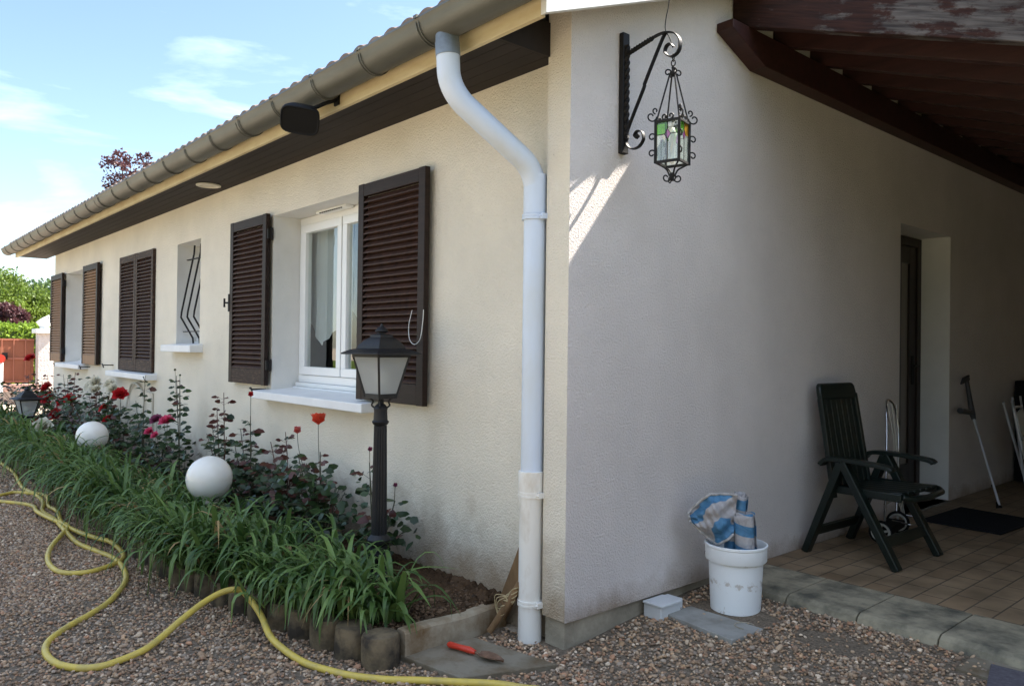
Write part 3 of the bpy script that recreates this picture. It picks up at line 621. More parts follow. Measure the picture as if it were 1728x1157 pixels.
# gutter
gut = MB(); n_ = 14; gc = (-.43, 2.686); g_r = .082; sect = []
for k in range(n_ + 1):
    t = math.pi + math.pi * k / n_; sect.append((gc[0] + g_r * math.cos(t), gc[1] + g_r * math.sin(t)))
sect = [(gc[0] - g_r + .012, gc[1] + .008), (gc[0] - g_r + .006, gc[1] + .017), (gc[0] - g_r - .006, gc[1] + .016), (gc[0] - g_r - .010, gc[1] + .004), (gc[0] - g_r - .004, gc[1] - .004)] + sect[1:] + [(gc[0] + g_r, gc[1] + .035)]
ins = [(gc[0] + (y - gc[0]) * .965, gc[1] + (z - gc[1]) * .965 + .001) for y, z in sect]
xsg = [-11.44, -8.6, -5.6, -2.6, .25]; V = []; ns = len(sect)
for x in xsg: V += [(x, y, z) for y, z in sect] + [(x, y, z) for y, z in ins]
Fq = []
for i in range(len(xsg) - 1):
    b0 = i * 2 * ns; b1 = (i + 1) * 2 * ns
    for k in range(ns - 1): Fq += [(b0 + k, b0 + k + 1, b1 + k + 1, b1 + k), (b0 + ns + k, b1 + ns + k, b1 + ns + k + 1, b0 + ns + k + 1)]
gut.add(V, Fq, True)
for xe in (-11.44, .25): gut.add([(xe, y, z) for y, z in sect[5:]], [tuple(range(ns - 5))])
gutter = gut.build('gutter', M['zinc'], house)
for i in range(23):
    x = -.42 - i * .485
    mb = MB(); pts = [(x, gc[0] + (g_r + .004) * math.cos(math.pi + math.pi * k / 16), gc[1] + (g_r + .004) * math.sin(math.pi + math.pi * k / 16)) for k in range(17)]
    pts = [(x, gc[0] - g_r - .014, gc[1] + .012)] + pts + [(x, -.346, gc[1] + .03)]
    mb.tube(pts, .0028, 6); mb.tube([(x + .018,) + p[1:] for p in pts], .0028, 6)
    mb.box((x - .004, gc[0] - g_r - .016, gc[1] + .006), (x + .022, gc[0] - g_r + .004, gc[1] + .020))
    mb.build('gutter_bracket', M['zinc'], gutter)
for x in (-2.4, -5.9):
    mb = MB(); mb.tube([(x, gc[0] + (g_r + .0015) * math.cos(math.pi + math.pi * k / 16), gc[1] + (g_r + .0015) * math.sin(math.pi + math.pi * k / 16)) for k in range(17)], .0018, 6); mb.build('gutter_seam', M['zinc'], gutter)
# downpipe
dp = MB()
path = []
def bez(a, b, c, n=10): return [tuple((Vector(a) * (1 - t) ** 2 + Vector(b) * 2 * t * (1 - t) + Vector(c) * t * t)) for t in [i / n for i in range(n + 1)]]
p1 = (-.315, -.425, 2.585); p2 = (-.312, -.42, 2.48); e1 = (-.31, -.42, 2.40); p3 = (-.295, -.35, 2.34)
p4 = (-.215, -.075, 2.135); e2 = (-.205, -.015, 2.085); p5 = (-.205, -.01, 2.0)
path = [p1] + bez(p2, e1, p3) + bez(p4, e2, p5) + [(-.205, -.01, .74)]
rr_ = [.0515] * (12) + [.0515] * 11 + [.0515]
dp.tube(path, .050, 24); dp.tube([(-.205, -.01, 2.075), (-.205, -.01, 1.90)], .0525, 24, cap=True)
dn = empty  # noqa
dpo = dp.build('downpipe', M['pvc'], house)
mb = MB(); mb.tube([p1, (-.313, -.422, 2.53)], .053, 24); mb.tube([(-.315, -.425, 2.545), (-.3151, -.4251, 2.62)], .0505, 24); mb.build('outlet', M['zinc_blue'], dpo)
mb = MB(); mb.lathe([(.053, -.02), (.053, .62), (.056, .63), (.056, .655), (.059, .665), (.059, .755), (.0545, .757)], (-.207, -.01, 0), 26)
mb.build('sleeve', M['sleeve'], dpo)
for z in (1.885, .655, .175):
    rr0 = .0545 if z > 1 else (.058 if z > .5 else .055)
    mb = MB(); mb.lathe([(rr0, -.012), (rr0 + .003, -.012), (rr0 + .003, -.002), (rr0 + .0005, 0), (rr0 + .003, .002), (rr0 + .003, .012), (rr0, .012)], (-.206, -.01, z), 26)
    mb.box((-.150, -.030, z - .012), (-.135, .0, z + .012)); mb.tube([(-.143, -.04, z), (-.143, .055, z)], .004, 8)
    mb.build('clamp', M['sleeve' if z < 1 else 'pvc'], dpo)
# cable in the inner corner
mb = MB(); mb.tube([(-.152, .046, 2.585), (-.153, .047, 1.6), (-.156, .046, .9), (-.155, .046, .12)], .006, 8); mb.tube([(-.168, .05, 2.0), (-.169, .05, .25)], .0045, 8)
cb = mb.build('cable', M['cable'], house)
for z in (2.14, 1.86, 1.28, .70, .33, .2):
    mb = MB(); mb.lathe([(.002, -.010), (.008, -.007), (.0085, .004), (.002, .010)], (-.149, .040, z), 10); mb.build('cable_clip', M['rust'], cb)

# sills
def sill(a_, b_, ztop, th, par, yf=-.055):
    mb = MB(); mb.prism([(yf, ztop - th), (yf, ztop - .012), (.26, ztop + .012), (.26, ztop - th)], 0, a_, b_); return mb.build('sill', M['sill'], par, .006)
# windows
def window(a_, b_, c_, d_, y, two=True, sill_r=None, vent=False):
    mb = MB(); t = .055
    mb.box((a_, y, c_), (b_, y + .06, c_ + t)); mb.box((a_, y, d_ - t), (b_, y + .06, d_)); mb.box((a_, y + .001, c_ + t), (a_ + t, y + .059, d_ - t)); mb.box((b_ - t, y + .001, c_ + t), (b_, y + .059, d_ - t))
    mid = (a_ + b_) / 2
    fr = None
    mb.box((a_ + .01, y - .03, c_ - .03), (b_ - .01, y + .05, c_ - .001)); mb.box((a_ + .01, y - .05, c_ - .055), (b_ - .01, y + .03, c_ - .031))
    fr = mb.build('window', M['upvc'], house, .004)
    segs = [(a_ + t, mid - .004), (mid + .004, b_ - t)] if two else [(a_ + t, b_ - t)]
    for (p, q) in segs:
        m2 = MB(); s = .062; yy = y - .014
        m2.box((p + .003, yy, c_ + t + .003), (q - .003, yy + .055, c_ + t + s)); m2.box((p + .003, yy, d_ - t - s), (q - .003, yy + .055, d_ - t - .003))
        m2.box((p + .003, yy + .001, c_ + t + s), (p + s, yy + .054, d_ - t - s)); m2.box((q - s, yy + .001, c_ + t + s), (q - .003, yy + .054, d_ - t - s))
        m2.build('sash', M['upvc'], fr, .004)
        m3 = MB(); m3.box((p + s - .005, yy + .024, c_ + t + s - .005), (q - s + .005, yy + .030, d_ - t - s + .005)); m3.build('pane', M['glass'], fr)
    return fr
w1 = window(-3.108, -1.782, 1.03, 2.253, .27); sill(-3.20, -1.62, .98, .068, w1)
mb = MB(); mb.box((-2.72, .20, 2.236), (-2.30, .262, 2.2545)); mb.build('vent', M['upvc'], w1, .003)
mb = MB()
for k in range(11): mb.box((-2.66 + k * .030, .195, 2.232), (-2.645 + k * .030, .2, 2.24))
mb.build('vent_slots', M['black'], w1)
w4 = window(-9.928, -8.752, 1.09, 2.263, .27); sill(-10.0, -8.62, 1.035, .068, w4)
w3 = window(-5.238, -4.622, 1.36, 2.238, .27, False); sill(-5.33, -4.53, 1.305, .075, w3)
w2 = window(-7.158, -5.932, 1.06, 2.248, .27); sill(-7.30, -5.80, 1.005, .068, w2)
# grille of the small window, bowed bars
mb = MB()
for x in (-5.10, -4.93, -4.76):
    mb.tube([(x, .17, 2.23), (x, .165, 2.15), (x, .06, 1.60), (x, .055, 1.55), (x, .165, 1.36), (x, .17, 1.31)], .0085, 8)
for z, y in ((2.10, .155), (1.42, .13)): mb.beam((-5.24, y, z), (-4.62, y, z), .02, .008)
mb.build('grille', M['iron'], w3)
# curtains
def curtain(x0, x1, xtip, ztip, zin, label, flip=False):
    nx_, nz_ = 40, 40; V = []
    for i in range(nx_ + 1):
        s = i / nx_; x = x0 + (x1 - x0) * s
        t = (xtip - x0) / (x1 - x0)
        zb = zin + (ztip - zin) * (s / t) if s < t else ztip + (1.52 - ztip) * ((s - t) / (1 - t))
        for j in range(nz_ + 1):
            z = 2.24 + (zb - 2.24) * j / nz_
            V.append((x + .012 * math.sin(j * .25 + i), .36 + .007 * math.sin(s * 34) * (1 - .4 * j / nz_) + .003 * math.sin(s * 71), z))
    mb = MB(); mb.add(V, [(i * (nz_ + 1) + j, i * (nz_ + 1) + j + 1, (i + 1) * (nz_ + 1) + j + 1, (i + 1) * (nz_ + 1) + j) for i in range(nx_) for j in range(nz_)], True)
    o = mb.build('curtain', M['curtain']); tag(o, label, 'curtain', 'sheer curtains in the nearest window')
    return o
curtain(-3.24, -2.50, -2.93, 1.30, 1.63, 'sheer white pointed curtain behind the far pane of the nearest window')
curtain(-2.46, -1.76, -2.20, 1.30, 1.55, 'sheer white curtain behind the near pane, mostly hidden by the open shutter')
# flower pot inside
mb = MB(); mb.box((-2.99, .385, 1.0), (-1.83, .50, 1.03)); mb.build('inner_shelf', M['interior'], house)
mb = MB(); mb.lathe([(.045, 0), (.06, .09), (.066, .09), (.066, .11), (.056, .11)], (-2.62, .44, 1.031), 18)
tag(mb.build('flower_pot', M['terracotta']), 'small terracotta pot on the shelf behind the nearest window', 'flower pot')

# shutters
def shutter(x0, x1, z0, z1, y0, frame_m, slat_m, latch=None, hinge_side=None, tilt=1, rail_m=None):
    th = .034; st = .062; mb = MB()
    mb.box((x0, y0, z0), (x0 + st, y0 + th, z1)); mb.box((x1 - st, y0, z0), (x1, y0 + th, z1))
    mb.box((x0 + st, y0 + .001, z1 - .075), (x1 - st, y0 + th - .001, z1 - .002))
    if not rail_m: mb.box((x0 + st, y0 + .001, z0 + .002), (x1 - st, y0 + th - .001, z0 + .115))
    s = mb.build('shutter', frame_m, house, .003)
    if rail_m:
        m5 = MB(); m5.box((x0 + st, y0 + .001, z0 + .002), (x1 - st, y0 + th - .001, z0 + .115)); m5.build('bottom_rail', rail_m, s, .003)
    m2 = MB(); n = 29; zz0 = z0 + .118; zz1 = z1 - .078; pit = (zz1 - zz0) / n
    for k in range(n):
        z = zz0 + pit * (k + .5); a = tilt * .012
        m2.add([(x0 + st, y0 + .002, z - a - .007), (x1 - st, y0 + .002, z - a - .007), (x1 - st, y0 + .002, z - a), (x0 + st, y0 + .002, z - a),
                (x0 + st, y0 + th - .002, z + a), (x1 - st, y0 + th - .002, z + a), (x1 - st, y0 + th - .002, z + a + .007), (x0 + st, y0 + th - .002, z + a + .007)],
               [(0, 1, 2, 3), (7, 6, 5, 4), (0, 4, 5, 1), (3, 2, 6, 7)])
    m2.box((x0 + st, y0 + th - .0012, z0 + .12), (x1 - st, y0 + th - .0004, z1 - .08))
    m2.build('louvres', slat_m, s)
    if hinge_side is not None:
        for z in (z0 + .15, z1 - .15):
            m3 = MB(); xh = x1 if hinge_side > 0 else x0
            m3.box((xh - .006, y0 + .006, z - .035), (xh + .022, y0 + .05, z + .035)); m3.lathe([(.009, -.045), (.009, .045)], (xh + .018 * hinge_side, y0 + .04, z), 10)
            m3.build('hinge', M['iron'], s)
    if latch:
        xl = latch; m4 = MB(); m4.tube([(xl, y0 + .015, z0 + .02), (xl, y0 + .015, z1 - .02)], .0065, 8)
        zc = (z0 + z1) / 2 + .0; m4.box((xl - .012, y0 - .004, zc - .07), (xl + .012, y0 + .03, zc + .07)); m4.tube([(xl, y0 + .01, zc), (xl - .035, y0 - .02, zc)], .007, 8); m4.tube([(xl - .038, y0 - .022, zc - .035), (xl - .038, y0 - .022, zc + .035)], .008, 8)
        m4.build('latch', M['iron'], s)
    return s
# nearest window: two open shutters
sl = shutter(-3.80, -3.115, 1.005, 2.268, .004, M['wood'], M['slat'], latch=-3.806, hinge_side=1, rail_m=M['wood_worn'])
sr = shutter(-1.775, -1.075, .985, 2.268, -.004, M['wood'], M['slat'])
mb = MB(); mb.tube(smooth([(-1.17, -.012, 1.50), (-1.195, -.015, 1.42), (-1.18, -.02, 1.345), (-1.13, -.022, 1.315), (-1.08, -.02, 1.345), (-1.068, -.012, 1.44), (-1.072, -.006, 1.50)]), .0022, 7)
tag(mb.build('cord', M['white_cord']), 'thin white string looped on the shutter behind the lamp post', 'string')
# closed pair
shutter(-7.115, -6.505, 1.01, 2.262, .030, M['wood_worn'], M['slat'], hinge_side=-1, rail_m=M['wood_worn']); shutter(-6.500, -5.89, 1.01, 2.262, .030, M['wood_worn'], M['slat'], rail_m=M['wood_worn'])
# far pair, open, slats and bottom rails a paler tan
shutter(-10.68, -9.93, 1.035, 2.28, .004, M['wood'], M['slat_pale'], latch=-10.68, hinge_side=1, rail_m=M['slat_pale']); shutter(-8.70, -7.97, 1.035, 2.28, .000, M['wood'], M['slat_pale'], rail_m=M['slat_pale'])
# shutter holdbacks
for x, z in ((-3.20, .975), (-8.52, 1.0), (-7.42, 1.05), (-5.83, .96), (-10.05, 1.0)):
    mb = MB(); mb.tube([(x, .062, z), (x, -.05, z)], .006, 8); mb.tube([(x - .035, -.05, z + .008), (x - .01, -.055, z + .012), (x + .01, -.052, z - .008), (x + .03, -.05, z - .025)], .007, 8); mb.build('shutter_catch', M['iron'], house)

# gable door
mb = MB(); y0, y1 = 3.385, 4.325; xd = -.215
mb.box((xd - .06, y0, .135), (xd, y0 + .07, 2.23)); mb.box((xd - .06, y1 - .07, .135), (xd, y1, 2.23)); mb.box((xd - .059, y0 + .07, 2.16), (xd - .001, y1 - .07, 2.23))
dr = mb.build('door', M['door'], house, .003)
mb = MB(); mb.box((xd - .05, y0 + .075, .14), (xd - .012, y0 + .20, 2.155)); mb.box((xd - .05, y1 - .20, .14), (xd - .012, y1 - .075, 2.155)); mb.box((xd - .049, y0 + .20, .14), (xd - .013, y1 - .20, .42)); mb.box((xd - .049, y0 + .20, 2.02), (xd - .013, y1 - .20, 2.155)); mb.box((xd - .048, 3.90, .42), (xd - .012, 3.97, 2.02)); mb.build('door_leaf', M['door'], dr, .003)
mb = MB(); mb.box((xd - .035, y0 + .20, .42), (xd - .028, 3.90, 2.02)); mb.box((xd - .035, 3.97, .42), (xd - .028, y1 - .20, 2.02)); mb.build('pane', M['door_pane'], dr)
mb = MB(); mb.box((xd - .012, y1 - .16, 1.05), (xd - .004, y1 - .12, 1.28)); mb.tube([(xd - .004, y1 - .14, 1.2), (xd + .04, y1 - .14, 1.2), (xd + .045, y1 - .25, 1.2)], .008, 8); mb.build('handle', M['iron'], dr)
mb = MB(); mb.box((-.33, 3.38, .1), (0.03, 4.33, .134)); mb.build('door_sill', M['concrete'], dr, .003)

# ------------------------------------------------------------------ carport
cpo = empty('carport', 'lean-to roof of dark red timber against the pale gable wall', 'carport', (0, 1.2, 0))
def cp_(p): return (p[0], p[1] - 1.2, p[2])
m_ = .355
def zr(x): return 3.030 - m_ * x
mb = MB(); mb.prism([(1.07 - 1.2, 2.955), (1.385 - 1.2, 2.83), (9 - 1.2, 2.83), (9 - 1.2, 3.0), (1.07 - 1.2, 3.0)], 0, .002, .10); mb.build('wall_plate', M['redwood'], cpo, .004)
mb = MB(); mb.prism([(.004, zr(0) - 0), (2.95, zr(2.95)), (2.95, zr(2.95) + .182), (.004, zr(0) + .175)], 1, .015, .085); mb.build('front_rafter', M['beam'], cpo, .004)
y = 1.62
while y < 8.9:
    mb = MB(); mb.prism([(.004, zr(0) + .004), (2.9, zr(2.9) + .004), (2.9, zr(2.9) + .112), (.004, zr(0) + .112)], 1, y - 1.2, y - 1.2 + .07); mb.build('rafter', M['redwood'], cpo, .003)
    y += .42
mb = MB(); k = 0; x = .002
while x < 2.98:
    x2 = min(x + .118, 3.0); mb.add([(x, .087, zr(x) + .114), (x2, .087, zr(x2) + .114), (x2, 7.8, zr(x2) + .114), (x, 7.8, zr(x) + .114), (x, .087, zr(x) + .132), (x2, .087, zr(x2) + .132), (x2, 7.8, zr(x2) + .132), (x, 7.8, zr(x) + .132)], [(0, 1, 2, 3), (4, 7, 6, 5), (0, 4, 5, 1), (3, 2, 6, 7), (0, 3, 7, 4), (1, 5, 6, 2)]); x += .122
mb.build('roof_boards', M['board'], cpo)
mb = MB(); mb.add([(.003, .09, zr(0) + .136), (3.1, .09, zr(3.1) + .136), (3.1, 7.8, zr(3.1) + .136), (.003, 7.8, zr(0) + .136), (.003, .09, zr(0) + .149), (3.1, .09, zr(3.1) + .149), (3.1, 7.8, zr(3.1) + .149), (.003, 7.8, zr(0) + .149)], [(0, 1, 2, 3), (4, 7, 6, 5), (0, 4, 5, 1), (3, 2, 6, 7), (0, 3, 7, 4), (1, 5, 6, 2)]); mb.build('roof_covering', M['tile'], cpo)
mb = MB(); mb.box((2.86, .0, .12), (2.96, .10, zr(2.9))); mb.build('post', M['redwood'], cpo, .005)
mb = MB(); mb.box((2.92, .3, .12), (3.0, 7.8, zr(3.0) + .13)); mb.box((.004, 7.7, .12), (2.92, 7.78, 2.83)); mb.build('added_walls', M['stucco'], cpo)  # unseen side and back walls, added to keep the carport dark

# ------------------------------------------------------------------ wall bracket and hanging lantern
br = empty('wall_bracket', 'black wrought iron scroll bracket fixed to the gable wall', 'bracket', (0, .33, 2.19))
def B3(l): return [(x, 0, z - 2.19) for x, z in l]
mb = MB(); mb.box((.001, -.022, 0), (.026, .022, .548)); mb.build('back_plate', M['iron'], br, .003)
def twist(mb, p0, p1, w, turns, n=60, t=None):
    p0 = Vector(p0); p1 = Vector(p1); d = (p1 - p0).normalized(); a = d.orthogonal().normalized(); b = d.cross(a); vs = []; t = t or w
    for i in range(n + 1):
        c = p0 + (p1 - p0) * i / n; th = 2 * math.pi * turns * i / n
        u_ = a * math.cos(th) + b * math.sin(th); v_ = -a * math.sin(th) + b * math.cos(th)
        vs += [c - u_ * w / 2 - v_ * t / 2, c + u_ * w / 2 - v_ * t / 2, c + u_ * w / 2 + v_ * t / 2, c - u_ * w / 2 + v_ * t / 2]
    fs = [(0, 1, 2, 3), tuple(n * 4 + k for k in (3, 2, 1, 0))]
    for i in range(n):
        for k in range(4): fs.append((i * 4 + k, (i + 1) * 4 + k, (i + 1) * 4 + (k + 1) % 4, i * 4 + (k + 1) % 4))
    mb.add(vs, fs)
mb = MB(); twist(mb, (.030, 0, .06), (.030, 0, .49), .020, 3.2); 
twist(mb, (.026, 0, 2.640 - 2.19), (.175, 0, 2.672 - 2.19), .017, 2.5); mb.build('twisted_bar', M['iron'], br)
mb = MB(); mb.strap(smooth(B3([(.170, 2.671), (.21, 2.676), (.25, 2.674), (.295, 2.655), (.322, 2.617), (.315, 2.574), (.278, 2.560), (.245, 2.585), (.250, 2.612), (.272, 2.618), (.286, 2.602)])), (0, 1, 0), .020, .005); mb.build('top_scroll', M['iron'], br)
mb = MB(); mb.strap(smooth(B3([(.245, 2.672), (.222, 2.640), (.137, 2.488), (.128, 2.461), (.050, 2.318), (.032, 2.27), (.034, 2.231), (.062, 2.204), (.104, 2.206), (.130, 2.235), (.122, 2.268), (.096, 2.278), (.078, 2.262), (.092, 2.245)])), (0, 1, 0), .018, .005)
mb.lathe([(.002, -.012), (.012, -.004), (.012, .004), (.002, .012)], (.094, 0, 2.255 - 2.19), 12); mb.build('lower_scroll', M['iron'], br)
mb = MB(); mb.tube(smooth([(.264, .33, 2.99), (.262, .33, 2.81), (.247, .33, 2.738), (.240, .335, 2.69), (.262, .338, 2.645), (.280, .335, 2.60)]), .0022, 6)
tag(mb.build('lamp_wire', M['iron']), 'thin dark wire running up from the iron bracket to the roof', 'wire')

lx, ly = .288, .33
lan = empty('hanging_lantern', 'small wrought iron lantern with green and amber stained glass hanging from the bracket', 'lantern', (lx, ly, 2.0), R(13.7))
h = .052; zb_, zt_ = .10, .272
mb = MB(); t_ = .009
for sx in (-1, 1):
    for sy in (-1, 1): mb.box((sx * h - t_ / 2, sy * h - t_ / 2, zb_), (sx * h + t_ / 2, sy * h + t_ / 2, zt_))
for z in (zb_, zt_):
    for s_ in (-1, 1):
        mb.box((-h - t_ / 2 - .0012, s_ * h - t_ / 2 - .0012, z - .005), (h + t_ / 2 + .0012, s_ * h + t_ / 2 + .0012, z + .005))
        mb.box((s_ * h - t_ / 2 - .0008, -h + t_ / 2, z - .0047), (s_ * h + t_ / 2 + .0008, h - t_ / 2, z + .0047))
mb.build('lantern_frame', M['iron'], lan)
def sp(c, rad, turns, a0, plane, n=26, sgn=1):
    """flat spiral in plane spanned by horizontal dir and z"""
    out = []; hx, hy = plane
    for i in range(n + 1):
        t = i / n; rr = rad * (1 - .72 * t); a = a0 + sgn * turns * 2 * math.pi * t
        out.append((c[0] + hx * rr * math.cos(a), c[1] + hy * rr * math.cos(a), c[2] + rr * math.sin(a)))
    return out
scr = MB()
for sx in (-1, 1):
    for sy in (-1, 1):
        dx, dy = sx * .7071, sy * .7071; bx_, by_ = sx * h, sy * h
        # rods to the crown
        scr.tube([(bx_, by_, zt_), (sx * .012, sy * .012, .475), (sx * .006, sy * .006, .495)], .0038, 6)
        # scrolls at the top corner
        scr.tube(sp((bx_ + dx * .022, by_ + dy * .022, zt_ + .022), .024, .95, math.pi, (dx, dy)), .0034, 6)
        scr.tube(sp((bx_ + dx * .004, by_ + dy * .004, zt_ + .048), .014, .9, -math.pi / 2, (dx, dy)), .0033, 6)
        # mid scrolls
        for zc in (zb_ + .035, zb_ + .105): scr.tube(sp((bx_ + dx * .018, by_ + dy * .018, zc), .019, .95, math.pi, (dx, dy), sgn=-1), .0033, 6)
        scr.tube([(bx_ + dx * .006, by_ + dy * .006, zb_ - .005), (bx_ + dx * .006, by_ + dy * .006, zt_ + .01)], .0034, 6)
        # bottom arms to finial
        scr.tube(smooth([(bx_, by_, zb_), (bx_ * .7, by_ * .7, zb_ - .012), (sx * .018, sy * .018, zb_ - .028), (sx * .008, sy * .008, zb_ - .055)]), .0038, 6)
        scr.tube(sp((dx * .026, dy * .026, zb_ - .062), .020, .95, math.pi, (dx, dy), sgn=1), .0033, 6)
        # crown curls
        scr.tube(sp((dx * .024, dy * .024, .486), .017, .95, math.pi, (dx, dy), sgn=-1), .0033, 6)
for s_ in (-1, 1):
    for ax in ((1, 0), (0, 1)):
        for q in (-1, 1): scr.tube(sp((ax[0] * s_ * h + ax[1] * q * .014, ax[1] * s_ * h + ax[0] * q * .014, zt_ + .018), .013, .9, -math.pi / 2, (ax[1] * q, ax[0] * q)), .0038, 6)
scr.lathe([(.002, .470), (.012, .478), (.014, .490), (.006, .500), (.008, .512), (.002, .522)], (0, 0, 0), 12)
scr.lathe([(.001, .022), (.008, .032), (.011, .045), (.005, .06)], (0, 0, 0), 10)
scr.build('scrollwork', M['iron'], lan)
mb = MB(); mb.tube([(.009 * math.cos(a), 0, .53 + .014 * math.sin(a)) for a in [k * math.pi / 6 for k in range(12)]], .0028, 6, closed=True); mb.tube([(0, .009 * math.cos(a), .553 + .016 * math.sin(a)) for a in [k * math.pi / 6 for k in range(12)]], .0028, 6, closed=True); mb.build('hook', M['iron'], lan)
# stained panes: four faces, each with upper colours, diamond, clear lower
def face_pts(ax, s_, u, z):
    return (u, s_ * h, z) if ax == 1 else (s_ * h, u, z)
zc_ = zb_ + .115; dh = .022; dw = .014; hh = h - t_ / 2
for ax in (0, 1):
    for s_ in (-1, 1):
        F = lambda u, z: face_pts(ax, s_, u, z)
        lo, hi = zb_ + .005, zt_ - .005
        parts = [('g_green', [(-hh, hi), (-.003, hi), (-.003, zc_ + dh), (-dw, zc_), (-hh, zc_)]), ('g_amber', [(.003, hi), (hh, hi), (hh, zc_), (dw, zc_), (.003, zc_ + dh)]),
                 ('g_violet', [(0, zc_ + dh), (dw, zc_), (0, zc_ - dh), (-dw, zc_)]), ('g_clear', [(-hh, zc_), (-dw, zc_), (-.003, zc_ - dh), (-.003, lo), (-hh, lo)]), ('g_clear', [(hh, zc_), (hh, lo), (.003, lo), (.003, zc_ - dh), (dw, zc_)])]
        if s_ > 0 and ax == 1: parts[1] = ('g_clear', parts[1][1])
        if ax == 1 and s_ < 0: parts[1] = ('g_clear', parts[1][1])
        for mname, poly in parts:
            mb = MB(); mb.add([F(u, z) for u, z in poly], [tuple(range(len(poly)))]); mb.build('stained_pane', M[mname], lan)
        mb = MB(); L_ = [((0, hi), (0, zc_ + dh)), ((0, zc_ - dh), (0, lo)), ((-hh, zc_), (-dw, zc_)), ((dw, zc_), (hh, zc_)), ((0, zc_ + dh), (dw, zc_)), ((dw, zc_), (0, zc_ - dh)), ((0, zc_ - dh), (-dw, zc_)), ((-dw, zc_), (0, zc_ + dh))]
        for a, b in L_: mb.tube([F(*a), F(*b)], .0016, 5)
        mb.build('lead_lines', M['iron'], lan)
mb = MB(); mb.lathe([(.011, .10), (.011, .18), (.016, .20), (.018, .225), (.008, .25), (.001, .255)], (0, 0, 0), 14); mb.build('bulb', M['globe'], lan)

# ------------------------------------------------------------------ floodlight at the eaves
fl = empty('floodlight', 'black floodlight on a short arm under the gutter', 'floodlight', (-1.42, -.342, 2.62))
mb = MB(); mb.box((-.02, -.012, -.03), (.03, -.001, .04)); mb.tube([(.005, -.01, .0), (.0, -.07, -.03), (-.03, -.12, -.06), (-.06, -.15, -.09)], .011, 8); mb.build('arm', M['black'], fl, .002)
nz_ = Vector((.62, -.42, -.66)).normalized(); nx_ = Vector((0, 0, 1)).cross(nz_).normalized(); ny_ = nz_.cross(nx_)
mt = Matrix.Translation((-.075, -.175, -.115)) @ Matrix((nx_, ny_, nz_)).transposed().to_4x4() @ Matrix.Rotation(R(-8), 4, 'Z')
mb = MB(); vs = []
for z, w_, h_ in ((-.075, .05, .04), (-.05, .08, .06), (.0, .098, .076), (.03, .102, .080), (.036, .097, .075), (.030, .090, .068)):
    for k in range(24):
        t = 2 * math.pi * k / 24; c_, s_ = math.cos(t), math.sin(t)
        vs.append(mt @ Vector((w_ * math.copysign(abs(c_) ** .5, c_), h_ * math.copysign(abs(s_) ** .5, s_), z)))
nr = 6
mb.add(vs, [tuple(reversed(range(24))), tuple(range(24 * (nr - 1), 24 * nr))] + [(i * 24 + k, i * 24 + (k + 1) % 24, (i + 1) * 24 + (k + 1) % 24, (i + 1) * 24 + k) for i in range(nr - 1) for k in range(24)], False)
mb.build('housing', M['black'], fl, .003)

